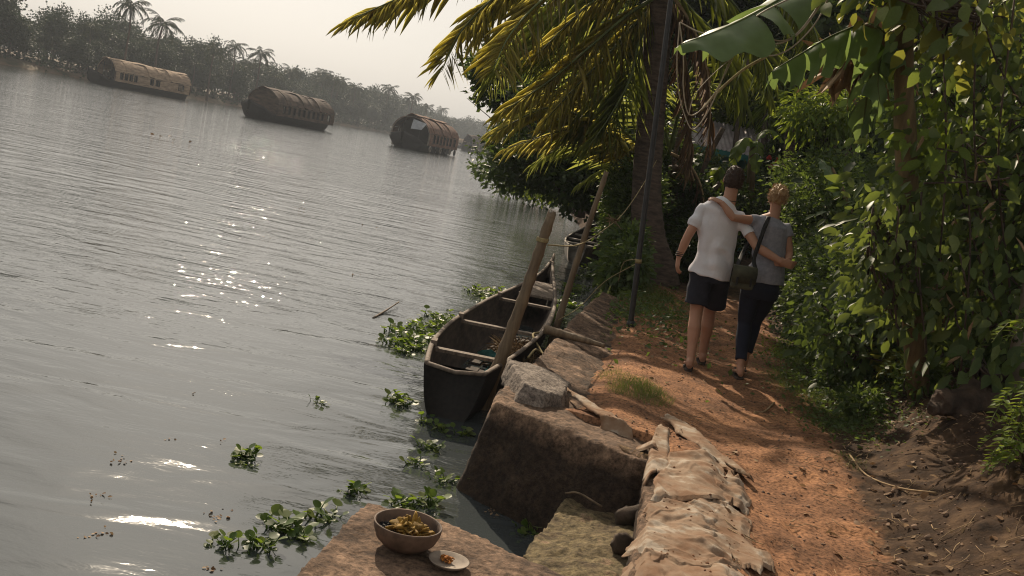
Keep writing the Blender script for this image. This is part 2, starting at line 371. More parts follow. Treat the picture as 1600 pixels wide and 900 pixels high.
# ================================================================== THE SETTING
def xr(y): return np.interp(y, [0, 3, 4.4, 6.9, 8.7, 10.4, 16, 22, 40, 80], [1.6, 1.78, 2.0, 2.45, 2.75, 2.95, 3.9, 5.2, 9, 16])
def xb(y): return np.interp(y, [-10, 3.8, 5.9, 6.3, 8.3, 10.6, 13, 19, 30, 50, 75, 127, 200, 400, 540, 900], [.35, .72, 1.0, .3, .62, .92, 1.3, 1.85, 2.3, 2.0, .6, -2, -8, -20, -27, -40])
STEPS = [(1.15+.085*k+(.17 if k % 2 else -.05)+.12*math.sin(k*2.3), 3.2+.33*k) for k in range(22)]+[(1.75+.06*k+.2*math.sin(k*1.7), 3.0+.47*k) for k in range(12)]
def hgt(x, y):
    d = x-xr(y); b = x-xb(y)
    h = .018*fbm(x*1.3, y*1.3, 0, 4, 3)+.008*fbm(x*6, y*6, 0, 4, 9)
    r = sstep(d/1.0)
    h = h+.42*r+r*(.09*fbm(x*2.2, y*2.2, 0, 5, 21)+.045*np.abs(fbm(x*7, y*7, 0, 4, 33)))+.25*sstep((d-1)/3)
    h = h+.012*sstep((d+.5)/.5)*fbm(x*9, y*9, 0, 3, 5)
    for i_, (fx_, fy_) in enumerate(STEPS):
        a_ = .12*((i_*37) % 7-3); u_ = (x-fx_)+a_*(y-fy_); h = h-.020*np.exp(-(u_/.045)**2-((y-fy_)/.12)**2)+.008*np.exp(-((np.hypot(u_/.07, (y-fy_)/.16)-1)/.35)**2)
    # the trodden hollow down the middle, the raised lip over the old wall
    h = h-.035*np.exp(-((x-(xb(y)*.4+xr(y)*.6))/.45)**2)
    lip = np.exp(-((x-(xb(y)+.30))/.22)**2)*sstep((6.4-y)/.7)
    h = h+lip*(.062+.014*fbm(x*4, y*4, 0, 2, 8))
    h = h-.10*(1-sstep((b-.05)/.50))*sstep((y-6.2)/.5)*(1-sstep((y-12)/1.))
    nat = sstep((y-12.2)/1.5)
    h = h-nat*1.15*sstep((.25-b)/.9)-(1-nat)*1.3*(b < .1)
    far = sstep((y-14)/8)
    return h+far*.1*fbm(x*.5, y*.5, 0, 3, 2)
def grow(a, b, s, g):
    o = [a]
    while o[-1] < b: o.append(o[-1]+s); s *= g
    return o
us = np.array(list(np.arange(-.9, 3.6, .028))+grow(3.6, 420, .05, 1.13))
ys = np.array(list(np.arange(-3, 2.4, .2))+list(np.arange(2.4, 11.5, .03))+grow(11.5, 760, .05, 1.035))
Y, U = np.meshgrid(ys, us, indexing='ij')
X = U+xb(Y)
Z = hgt(X, Y)
nx = len(us); idx = np.arange(len(ys)*nx).reshape(len(ys), nx)
qf = np.stack([idx[:-1, :-1], idx[:-1, 1:], idx[1:, 1:], idx[1:, :-1]], -1).reshape(-1, 4)
# ground material: orange laterite on the path, dark litter on the slope and under the trees
def ground_mat():
    m = bpy.data.materials.new('path soil and leaf mould'); m.use_nodes = True; n = m.node_tree; N = n.nodes; K = n.links.new
    b = N['Principled BSDF']; b.inputs['Roughness'].default_value = .95; b.inputs['Specular IOR Level'].default_value = .15
    at = N.new('ShaderNodeAttribute'); at.attribute_name = 'litter'
    tc = N.new('ShaderNodeTexCoord')
    def ns(s, d=8, r=.65):
        q = N.new('ShaderNodeTexNoise'); q.inputs['Scale'].default_value = s; q.inputs['Detail'].default_value = d; q.inputs['Roughness'].default_value = r; K(tc.outputs['Object'], q.inputs[0]); return q
    def rp(src, cs):
        q = N.new('ShaderNodeValToRGB'); e = q.color_ramp.elements
        e[0].position = cs[0][0]; e[0].color = (*cs[0][1], 1); e[1].position = cs[-1][0]; e[1].color = (*cs[-1][1], 1)
        for p, c in cs[1:-1]: x = e.new(p); x.color = (*c, 1)
        K(src, q.inputs[0]); return q
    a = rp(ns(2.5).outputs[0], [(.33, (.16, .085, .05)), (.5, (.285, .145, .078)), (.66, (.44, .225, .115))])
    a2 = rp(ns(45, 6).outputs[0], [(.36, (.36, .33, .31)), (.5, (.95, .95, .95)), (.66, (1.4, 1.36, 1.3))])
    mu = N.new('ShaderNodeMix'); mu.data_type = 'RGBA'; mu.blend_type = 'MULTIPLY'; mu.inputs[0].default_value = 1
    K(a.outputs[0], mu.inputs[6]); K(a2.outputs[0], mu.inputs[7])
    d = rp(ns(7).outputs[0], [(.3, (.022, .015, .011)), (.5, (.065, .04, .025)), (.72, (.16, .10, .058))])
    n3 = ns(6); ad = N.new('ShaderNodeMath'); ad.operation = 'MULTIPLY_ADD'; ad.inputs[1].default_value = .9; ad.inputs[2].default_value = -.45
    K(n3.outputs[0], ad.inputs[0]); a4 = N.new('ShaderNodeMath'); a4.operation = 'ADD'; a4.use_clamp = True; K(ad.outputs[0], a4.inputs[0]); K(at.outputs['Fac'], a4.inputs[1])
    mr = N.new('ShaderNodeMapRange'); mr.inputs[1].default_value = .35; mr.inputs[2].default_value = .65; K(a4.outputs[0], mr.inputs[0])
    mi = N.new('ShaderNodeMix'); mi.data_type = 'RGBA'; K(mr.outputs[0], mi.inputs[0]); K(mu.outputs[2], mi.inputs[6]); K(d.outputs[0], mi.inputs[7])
    K(mi.outputs[2], b.inputs['Base Color'])
    bp = N.new('ShaderNodeBump'); bp.inputs['Strength'].default_value = .9; bp.inputs['Distance'].default_value = .014
    K(ns(38, 10, .75).outputs[0], bp.inputs['Height']); K(bp.outputs[0], b.inputs['Normal'])
    return m
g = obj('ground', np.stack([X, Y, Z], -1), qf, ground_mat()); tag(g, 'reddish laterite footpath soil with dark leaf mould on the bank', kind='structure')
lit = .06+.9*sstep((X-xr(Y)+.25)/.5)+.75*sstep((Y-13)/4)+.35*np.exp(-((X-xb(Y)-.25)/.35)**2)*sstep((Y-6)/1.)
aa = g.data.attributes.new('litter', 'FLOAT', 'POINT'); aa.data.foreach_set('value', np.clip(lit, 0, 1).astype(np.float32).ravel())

# ---- the river
def water_mat():
    m = bpy.data.materials.new('murky river water'); m.use_nodes = True; n = m.node_tree; N = n.nodes; K = n.links.new
    b = N['Principled BSDF']; b.inputs['Base Color'].default_value = (.050, .058, .060, 1); b.inputs['Roughness'].default_value = .05
    b.inputs['IOR'].default_value = 1.45; b.inputs['Specular IOR Level'].default_value = .5
    tc = N.new('ShaderNodeTexCoord')
    def ns(sc_, st, rot, d=3, r=.5, dist=0):
        mp = N.new('ShaderNodeMapping'); mp.inputs['Scale'].default_value = st; mp.inputs['Rotation'].default_value = (0, 0, rot)
        q = N.new('ShaderNodeTexNoise'); q.inputs['Scale'].default_value = sc_; q.inputs['Detail'].default_value = d; q.inputs['Roughness'].default_value = r
        q.inputs['Distortion'].default_value = dist
        K(tc.outputs['Object'], mp.inputs[0]); K(mp.outputs[0], q.inputs[0]); return q.outputs[0]
    def mth(op, a, b_, c=None):
        q = N.new('ShaderNodeMath'); q.operation = op
        for i, x in enumerate((a, b_, c)):
            if x is None: continue
            if isinstance(x, (int, float)): q.inputs[i].default_value = x
            else: K(x, q.inputs[i])
        return q.outputs[0]
    sep = N.new('ShaderNodeSeparateXYZ'); K(tc.outputs['Object'], sep.inputs[0])
    mr = N.new('ShaderNodeMapRange'); mr.inputs[1].default_value = 5; mr.inputs[2].default_value = 12; mr.inputs[3].default_value = .30; mr.inputs[4].default_value = 1; K(sep.outputs[1], mr.inputs[0])
    swell = ns(1., (.9, 1.9, 1), .18, 2, .4, .6)          # slow swell
    rip = ns(1., (1.7, 5.2, 1), .12, 3, .55, .5)           # wind ripples, crests across the view
    fine = ns(1., (7, 15, 1), -.1, 3, .6, .3)
    patch = ns(1., (.10, .22, 1), .3, 2)
    pr = N.new('ShaderNodeMapRange'); pr.inputs[1].default_value = .35; pr.inputs[2].default_value = .65; pr.inputs[3].default_value = .45; pr.inputs[4].default_value = 1.15; K(patch, pr.inputs[0])
    big = ns(1., (.35, .9, 1), .1, 3, .5)
    chop = mth('SUBTRACT', 1, mth('ABSOLUTE', mth('MULTIPLY_ADD', ns(1., (1.5, 3.6, 1), .22, 4, .6, .8), 2, -1), None))
    far = N.new('ShaderNodeMapRange'); far.inputs[1].default_value = 12; far.inputs[2].default_value = 60; far.inputs[3].default_value = 0; far.inputs[4].default_value = .08; K(sep.outputs[1], far.inputs[0])
    h = mth('MULTIPLY', swell, .046)
    r_ = mth('MULTIPLY', mth('MULTIPLY', rip, .022), mth('MULTIPLY', mr.outputs[0], pr.outputs[0]))
    h = mth('ADD', h, r_)
    h = mth('ADD', h, mth('MULTIPLY', fine, mth('MULTIPLY', mr.outputs[0], .005)))
    h = mth('ADD', h, mth('MULTIPLY', big, far.outputs[0]))
    h = mth('ADD', h, mth('MULTIPLY', mth('POWER', chop, 2), mth('MULTIPLY', mth('MULTIPLY', mr.outputs[0], pr.outputs[0]), .007)))
    bp = N.new('ShaderNodeBump'); bp.inputs['Strength'].default_value = 1; bp.inputs['Distance'].default_value = 1.
    K(h, bp.inputs['Height']); K(bp.outputs[0], b.inputs['Normal'])
    return m
wo = obj('water', [(-700, -30, WZ), (500, -30, WZ), (500, 1000, WZ), (-700, 1000, WZ)], [(0, 1, 2, 3)], water_mat(), smooth=False)
tag(wo, 'grey rippled river water glinting in the low sun', kind='structure')

# ---- far bank
FB = [(-135, 20), (-112, 70), (-92, 110), (-76, 138), (-66, 180), (-60, 230), (-55, 300), (-50, 380), (-44, 470), (-30, 545), (10, 590), (80, 610)]
def fbp(t):      # t in metres of arc length
    P = FB; 
    for a, b in zip(P, P[1:]):
        l = math.dist(a, b)
        if t <= l: u = t/l; return (a[0]+(b[0]-a[0])*u, a[1]+(b[1]-a[1])*u, -(b[1]-a[1])/l, (b[0]-a[0])/l)
        t -= l
    return (*P[-1], 0, 1)
FBL = sum(math.dist(a, b) for a, b in zip(FB, FB[1:]))
v = []; offs = [(-1.5, -1.4), (0, -.55), (1.2, -.1), (3, .35), (10, .6), (40, 1.5), (300, 3)]
n = int(FBL/3)
for i in range(n+1):
    x, y, a, b = fbp(FBL*i/n); k = 1.2*float(noise(i*.35, 1))
    for d, z in offs: v.append((x+a*(d+k), y+b*(d+k), z+.15*float(noise(i*.5, d))))
m = len(offs); f = [(i*m+j, i*m+j+1, (i+1)*m+j+1, (i+1)*m+j) for i in range(n) for j in range(m-1)]
M_fbank = mat('far bank earth', (.16, .105, .065), (.05, .05, .025), .35, .95, .5, 3, .1)
tag(obj('far_bank', v, f, M_fbank), 'low earth bank below the trees across the river', kind='structure')

# ---- haze over the river
hz = MB().box((-100, 360, 12.4), (1300, 800, 31)).obj('haze', None, smooth=False)
hm = bpy.data.materials.new('river haze'); hm.use_nodes = True; N = hm.node_tree.nodes; N.remove(N['Principled BSDF'])
pv = N.new('ShaderNodeVolumePrincipled'); pv.inputs['Color'].default_value = (.80, .86, .94, 1); pv.inputs['Density'].default_value = .00055; pv.inputs['Anisotropy'].default_value = .1
hm.node_tree.links.new(pv.outputs[0], N['Material Output'].inputs['Volume']); hz.data.materials.append(hm)
tag(hz, 'pale haze hanging over the river', kind='stuff')

# ================================================================== THE OLD LANDING
def block(name, top, bot, mat_, parent=None, size=.03, amp=.02, seed=1, fs=3.):
    """closed hull between a top and a bottom outline (world points)"""
    n = len(top); v = [tuple(p) for p in top]+[tuple(p) for p in bot]
    f = [tuple(range(n)), tuple(range(2*n-1, n-1, -1))]+[(i, n+i, n+(i+1) % n, (i+1) % n) for i in range(n)]
    o = obj(name, v, f, mat_, parent)
    return voxel(o, size, 1, lambda x, y, z: amp*(fbm(x*fs, y*fs, z*fs, 5, seed)*.8-.1)+amp*.42*fbm(x*fs*6, y*fs*6, z*fs*6, 4, seed+9))
# retaining wall along the boat side
t = [(.026, 6.08, .02), (.90, 5.46, .0), (1.15, 5.5, -.05), (.95, 7.0, -.09), (1.25, 9, -.11), (1.55, 10.6, -.12), (1.9, 13.2, -.15), (1.2, 13.2, -.02), (.745, 10.6, .0), (.36, 8.05, .025), (.12, 6.7, .025)]
b_ = [(-.16, 6.36-.22, -1), (.72, 5.25, -1), (1.15, 5.3, -1), (.95, 7, -1), (1.25, 9, -1), (1.55, 10.6, -1), (1.9, 13.2, -1), (1.2, 13.2, -1), (.62, 10.6, -1), (.2, 8.05, -1), (-.05, 6.7, -1)]
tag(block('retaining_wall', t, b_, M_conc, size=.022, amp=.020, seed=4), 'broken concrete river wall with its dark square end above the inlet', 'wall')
# the slab under the bowl
t = [G(450, 905), G(573, 783), G(690, 812), G(885, 900), G(1010, 985), (.6, 2.6, 0), (-.6, 2.6, 0)]
t = [(p[0], p[1], -.0) for p in t]; b_ = [(p[0]*1.0, p[1], -1) for p in t]
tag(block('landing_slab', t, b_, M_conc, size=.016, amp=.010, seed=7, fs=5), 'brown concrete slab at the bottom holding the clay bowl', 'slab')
# the mossy ledge in the inlet
t = [G(903, 748, -.3), G(1030, 765, -.3), (1.1, 5.9, -.28), (1.1, 3.6, -.28), G(880, 960, -.3), G(818, 868, -.36), G(850, 820, -.36)]
b_ = [(p[0]-.03, p[1], -1) for p in t]
tag(block('mossy_ledge', t, b_, M_moss, size=.02, amp=.02, seed=12, fs=6), 'mossy yellow brown stone ledge inside the narrow inlet', 'ledge')
# old curb beside the ledge, half under the sacks
t = [(.60, 2.5, .0), (.685, 3.8, .0), (.85, 4.8, 0.0), (.99, 5.75, .0), (1.1, 5.78, .02), (1.06, 4.7, .02), (.9, 3.8, .02), (.8, 2.5, .02)]
b_ = [(p[0], p[1], -1) for p in t]
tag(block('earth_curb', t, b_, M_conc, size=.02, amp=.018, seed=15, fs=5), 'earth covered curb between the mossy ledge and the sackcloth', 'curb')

# the pale boulder on the wall end
rock = [G(783, 585, .02), G(800, 632, .0), G(845, 645, 0), G(880, 640, 0), G(897, 612, .0), G(850, 590, .02)]
tp = [Vector((rock[0].x+.02, rock[0].y+.06, .14)), Vector((rock[1].x+.05, rock[1].y+.05, .15)), Vector((rock[2].x, rock[2].y+.09, .12)), Vector((rock[3].x-.03, rock[3].y+.05, .08)), Vector((rock[4].x-.04, rock[4].y, .06)), Vector((rock[5].x, rock[5].y-.02, .10))]
tag(block('boulder', tp, [p-Vector((0, 0, .03)) for p in rock], M_rock, size=.014, amp=.012, seed=20, fs=7), 'pale angular granite boulder lying on the end of the river wall', 'boulder')
for (px, py, z, r, lb) in [(985, 805, -.25, (.055, .06, .07), 'dark rounded stone wedged between ledge and curb, the upper one'), (972, 852, -.25, (.06, .05, .06), 'dark rounded stone wedged between ledge and curb, the lower one'), (1002, 770, -.22, (.07, .05, .04), 'flat dark stone at the foot of the wall end, topmost in the gap')]:
    p = G(px, py, z); v, f = ellipsoid(p, r, 14, 10, Matrix.Rotation(rnd.random()*3, 3, 'Y'))
    a = np.array(v); a += (a-np.array(p))*(.5*noise(a[:, 0]*16, a[:, 1]*16, a[:, 2]*16, 5)+.2*noise(a[:, 0]*50, a[:, 1]*50, a[:, 2]*50, 6))[:, None]
    tag(obj('wedged_stone', a, f, M_darkrock), lb, 'stone', 'stones wedged beside the mossy ledge')

# ---- pebbles, twigs and dead leaves
def scatter(n, region, rs=RN):
    u = rs.rand(n, 2); y = region[1][0]+(region[1][1]-region[1][0])*u[:, 1]**1.25; x = xb(y)+.16+u[:, 0]*(region[0])
    return x, y
def lumps(x, y, z, s, rs=RN):
    tv = np.array([(1, 0, 0), (-1, 0, 0), (0, 1, 0), (0, -1, 0), (0, 0, .7), (0, 0, -.7)]); tf = np.array([(0, 2, 4), (2, 1, 4), (1, 3, 4), (3, 0, 4), (2, 0, 5), (1, 2, 5), (3, 1, 5), (0, 3, 5)])
    n = len(x); v = tv[None]*s[:, None, None]*(.6+.8*rs.rand(n, 6, 1)); a = rs.rand(n)*6.3
    vx = v[:, :, 0]*np.cos(a)[:, None]-v[:, :, 1]*np.sin(a)[:, None]; vy = v[:, :, 0]*np.sin(a)[:, None]+v[:, :, 1]*np.cos(a)[:, None]
    v = np.stack([vx+x[:, None], vy+y[:, None], v[:, :, 2]+z[:, None]], -1)
    return v.reshape(-1, 3), (tf[None]+(np.arange(n)*6)[:, None, None]).reshape(-1, 3)
x, y = scatter(9000, (3.2, (2.6, 13))); s = .0014+.011*RN.rand(9000)**9+.0028*RN.rand(9000); s *= np.where(x > xr(y), 1.8, 1)
v, f = lumps(x, y, hgt(x, y)+s*.2, s); tag(obj('gravel', v, f, M_pebble, smooth=False), 'small stones and crumbs of earth strewn over the path', kind='stuff')
x, y = scatter(3600, (3.4, (2.6, 14))); k = (x > xr(y)-.1) | (RN.rand(3600) < .08); x = x[k]; y = y[k]; n = len(x)
d = RN.normal(size=(n, 3)); d[:, 2] *= .25; uv = RN.normal(size=(n, 3))*.5+[0, 0, 1]
v, f = leaves(np.stack([x, y, hgt(x, y)+.012], -1), d, uv, .02+.05*RN.rand(n)**2, 'oval', 1.2)
tag(obj('leaf_litter', v, f, M_dry), 'dead brown leaves littering path and slope', kind='stuff')
mb = MB()
for i in range(420):
    yy = 2.7+7*rnd.random()**1.3; xx = float(xr(yy))+rnd.uniform(-.35, 1.5) if rnd.random() < .72 else float(xb(yy))+rnd.uniform(.3, 1.9)
    a = rnd.random()*6.3; l = rnd.uniform(.04, .22)*(1.6 if rnd.random() < .12 else 1); P = []
    for k in range(4):
        px_ = xx+math.cos(a)*l*k/3; py_ = yy+math.sin(a)*l*k/3; a += rnd.uniform(-.35, .35)
        P.append((px_, py_, float(hgt(px_, py_))+.008+.012*rnd.random()))
    mb.tube(P, rnd.uniform(.0008, .0026), 4)
mb.obj('straw_litter', M_straw).__setitem__('kind', 'stuff')
tag(bpy.data.objects['straw_litter'], 'straw, roots and thin twigs lying on the soil')
# named twigs one can see lying on the path
for pts, r, nm, lb in [([(1325, 715), (1352, 748), (1400, 782), (1452, 812)], .006, 'fallen_vine', 'long pale curved vine lying where path meets dark slope'),
                       ([(1180, 640), (1196, 636), (1210, 628)], .008, 'twig', 'short grey stick lying in mid path below the couple')]:
    P = [G(*p) for p in pts]; P = [(p.x, p.y, float(hgt(p.x, p.y))+.012) for p in P]
    tag(MB().tube(smoothpath(P, 4), r, 6).obj(nm, M_straw), lb, 'stick')
P = [G(p[0], p[1], -.33) for p in [(880, 785), (900, 790), (937, 806)]]; P = [(p.x, p.y, p.z+.055+.02*(i == 1)) for i, p in enumerate(P)]
tag(MB().tube(smoothpath([P[0]-Vector((.01, .03, .03)) if 0 else P[0]]+P[1:], 4), .006, 6).obj('twig', M_bamboo), 'bent brown twig lying on the mossy ledge', 'stick')

# ---- sacks laid over the lip
CRUMB = []
def sack(name, quad, label, nu=70, nv=70, fold=.022, seed=1, wob=.05, lift=.02, ang=.6, bury=.03):
    """cloth draped on the ground between four ground points (a, b along the far edge; c, d near)"""
    a, b, c, d = [np.array(G(*p))[:2] for p in quad]
    s, t_ = np.meshgrid(np.linspace(0, 1, nu), np.linspace(0, 1, nv), indexing='xy')
    s2 = s+wob*fbm(t_*3.5, s*0+seed, 0, 4, seed)*(2*np.abs(s-.5)+.25); t2 = t_+wob*fbm(s*3.5, t_*0+seed+7, 0, 4, seed+3)*(2*np.abs(t_-.5)+.25)
    p = (a[None, None]*(1-s2)[..., None]+b[None, None]*s2[..., None])*(1-t2)[..., None]+(d[None, None]*(1-s2)[..., None]+c[None, None]*s2[..., None])*t2[..., None]
    X_, Y_ = p[..., 0], p[..., 1]
    wx = X_+.05*fbm(X_*5, Y_*5, 0, 3, seed+5); wy = Y_+.05*fbm(X_*5, Y_*5, 3, 3, seed+6)
    q = math.cos(ang)*wx+math.sin(ang)*wy; q2 = -math.sin(ang)*wx+math.cos(ang)*wy
    cre = lambda a_, b2, k_, s_: np.maximum(0, 1-np.abs(noise(a_, b2, 0, s_))*k_)*sstep(.5+1.2*noise(a_*.7, b2*.7, 5, s_))
    rid = cre(q*6, q2*2.2, 5, seed)+.7*cre(q*3+9, q2*9, 5, seed+1)+.35*cre(q*17, q2*8, 3.5, seed+2); fine = noise(q*30, q2*30, 0, seed)
    z = np.maximum(hgt(np.maximum(X_, xb(Y_)+.13), Y_), .02)
    ed = xb(Y_)+.02-X_; over = np.clip(ed, 0, 1)
    wr = np.sin(58*q+6*noise(q*5, q2*5, 0, seed))*sstep(.45+1.5*noise(q*4, q2*3, 0, seed+4))+.8*np.sin(40*q2+7*noise(q*4, q2*4, 3, seed+5))*sstep(.35+1.5*noise(q*3, q2*5, 0, seed+6))
    z = z+lift+fold*(.55*rid+.30*wr+.4*noise(X_*5, Y_*5, 0, seed)+.02*fine)-over*1.5
    z = z-bury*sstep((s-.72)/.28)
    CRUMB.append(np.stack([X_, Y_, z], -1)[4:-2, 4:-4].reshape(-1, 3))
    z = z-.014*(np.minimum(np.minimum(s, 1-s), np.minimum(t_, 1-t_)) < .02)
    idx = np.arange(nu*nv).reshape(nv, nu); f = np.stack([idx[:-1, :-1], idx[:-1, 1:], idx[1:, 1:], idx[1:, :-1]], -1).reshape(-1, 4)
    hole = RN.rand(len(f)) < 0
    o = obj(name, np.stack([X_-np.clip(over-.03, 0, 1)*.7, Y_, z], -1), f[~hole], M_cloth)
    so_ = o.modifiers.new('thick', 'SOLIDIFY'); so_.thickness = .003
    return tag(o, label, 'sackcloth', 'old sacks laid over the path edge')
sack('sackcloth', [(1040, 722), (1118, 722), (1150, 800), (1012, 800)], 'smooth flat piece of pale sackcloth, the middle one on the path edge', seed=3, fold=.014, wob=.05, lift=.03, ang=.2)
sack('sackcloth', [(1006, 800), (1120, 800), (1150, 905), (985, 890)], 'large crumpled pale sackcloth below the smooth flat piece', nu=120, nv=120, seed=8, fold=.022, wob=.07, lift=.02, ang=.9)
sack('sackcloth', [(1085, 800), (1150, 790), (1195, 880), (1120, 905)], 'crumpled sackcloth half buried in soil on the path side', nu=90, nv=90, seed=48, fold=.018, wob=.14, lift=.012, ang=-.5)
sack('sackcloth', [(988, 868), (1175, 880), (1205, 990), (975, 980)], 'nearest sackcloth sheet at the bottom edge of the picture', nu=110, nv=90, seed=63, fold=.020, wob=.06, lift=.014, ang=.3)
sack('sackcloth', [(1110, 735), (1160, 750), (1172, 800), (1105, 790)], 'torn earth coloured sackcloth flap right of the smooth piece', nu=60, nv=60, seed=71, fold=.020, wob=.16, lift=.012, ang=1.1)
sack('sackcloth', [(1022, 680), (1045, 672), (1052, 745), (1004, 765)], 'narrow sackcloth strip hanging over the curb end', nu=26, nv=50, seed=15, fold=.016, wob=.1, lift=.02, ang=1.5)
sack('sackcloth', [(884, 622), (906, 628), (1012, 697), (988, 702)], 'twisted pale sackcloth strip from the boulder along the wall end', nu=26, nv=80, seed=22, fold=.016, wob=.12, lift=.034, ang=2.3)
sack('sackcloth', [(1045, 665), (1085, 668), (1165, 742), (1150, 756)], 'frayed edge of buried sackcloth curving across the path', nu=24, nv=90, seed=31, fold=.014, wob=.16, lift=.008, ang=.9)
c_ = np.concatenate(CRUMB); c_ = c_[c_[:, 0] > xb(c_[:, 1])+.03]; k_ = RN.choice(len(c_), 1700); c_ = c_[k_]; q_ = fbm(c_[:, 0]*6, c_[:, 1]*6, 0, 3, 77) > .05; c_ = c_[q_]
s_ = .0016+.009*RN.rand(len(c_))**5; v, f = lumps(c_[:, 0], c_[:, 1], c_[:, 2]+s_*.3, s_)
tag(obj('soil_crumbs', v, f, M_path, smooth=False), 'crumbs of orange soil spilled over the sackcloth', kind='stuff')
# frayed threads hanging off the wall end
mb = MB()
for i in range(60):
    u = rnd.random(); p = G(965+u*50, 700+u*18); p = Vector((p.x, p.y+.02, .02)); l = rnd.uniform(.03, .13)
    mb.tube([p, p+Vector((-.02, -.03, -.01)), p+Vector((-.03+.02*rnd.random(), -.045, -l))], .0012, 3)
tag(mb.obj('frayed_fibre', M_straw), 'loose fibres hanging over the dark wall end', kind='stuff')

# ---- grass
def grass(px, n, r, hgt_, label, stretch=1., mat_=None, seed=0):
    rs = np.random.RandomState(seed); c = G(*px)
    a = rs.rand(n)*6.283; k = np.sqrt(rs.rand(n))*r
    x = c.x+np.cos(a)*k; y = c.y+np.sin(a)*k*stretch
    tall = (1-.6*(k/r))
    d = rs.normal(size=(n, 3))*.45; d[:, 2] = .8
    v, f = leaves(np.stack([x, y, hgt(x, y)-.004], -1), d, rs.normal(size=(n, 3)), hgt_*(.35+rs.rand(n))*tall, 'blade', .75)
    return tag(obj('grass', v, f, mat_ or LF_grass), label, kind='stuff')
grass((1000, 612), 1500, .26, .13, 'green grass tuft beside the wall below the pipe post', 1.5, seed=1)
grass((960, 585), 500, .16, .08, 'sparse grass at the wall edge', 1.8, seed=2)
grass((1015, 465), 3600, .55, .16, 'grass around the foot of the palm and pipe post', 3.6, seed=3)
grass((960, 425), 2600, .45, .22, 'tall grass at the water edge before the palm', 4, seed=4)
grass((1265, 620), 3600, .36, .09, 'low grass on the right path edge', 3.2, seed=5)
grass((1255, 565), 2600, .30, .08, 'bright low weeds right of the woman', 2.2, LF_bright, seed=6)
grass((1325, 725), 500, .12, .05, 'small grass sprig on the dark slope edge', 2, seed=7)
# low creeping weeds
def weeds(px, n, rx, ry, size, label, mat_, seed, h=.05):
    rs = np.random.RandomState(seed); c = G(*px); x = c.x+rs.normal(size=n)*rx; y = c.y+rs.normal(size=n)*ry
    d = rs.normal(size=(n, 3)); d[:, 2] = np.abs(d[:, 2])*.4; up_ = rs.normal(size=(n, 3))*.4+[0, 0, 1]
    v, f = leaves(np.stack([x, y, hgt(x, y)+h*rs.rand(n)], -1), d, up_, size*(.5+rs.rand(n)), 'kite', 1.2)
    return tag(obj('ground_cover', v, f, mat_), label, kind='stuff')
weeds((1250, 560), 2600, .16, .45, .028, 'bright low weeds beside the hedge foot', LF_bright, 1)
weeds((1290, 610), 4200, .22, .7, .035, 'creeping green weeds on the right path edge', LF_mid, 2)
weeds((1315, 665), 1500, .16, .4, .03, 'thin weeds creeping down the dark slope', LF_mid, 9)
weeds((1390, 655), 900, .18, .3, .035, 'scattered seedlings on the dark slope', LF_mid, 29, .04)
weeds((1440, 700), 260, .2, .4, .03, 'few seedlings lower on the dark slope', LF_mid, 30, .03)
grass((1235, 600), 1200, .16, .07, 'grass fringe where the path meets the weeds', 4.5, seed=39)
grass((1300, 660), 1400, .26, .07, 'grass sprigs at the foot of the dark slope', 2.6, seed=19)
weeds((1010, 470), 2500, .35, 1.6, .05, 'low weeds around the palm foot', LF_mid, 3)
weeds((940, 440), 2500, .25, 2.0, .06, 'weeds spilling from the bank to the water', LF_mid, 4, .15)
# white scraps on the weeds
mb = MB()
c = G(1262, 556); z = float(hgt(c.x, c.y))
for i in range(7):
    p = Vector((c.x+rnd.uniform(-.09, .09), c.y+rnd.uniform(-.15, .15), z+.05+.03*rnd.random())); v, f = leaves(np.array([p]), np.array([[rnd.uniform(-1, 1), rnd.uniform(-1, 1), .1]]), np.array([[rnd.uniform(-.4, .4), 0, 1.]]), np.array([.11]), 'oval', 1.6); mb.add(v.tolist(), f.tolist())
tag(mb.obj('torn_paper', M_clayp), 'pale torn scraps lying in the weeds right of the woman', 'litter')
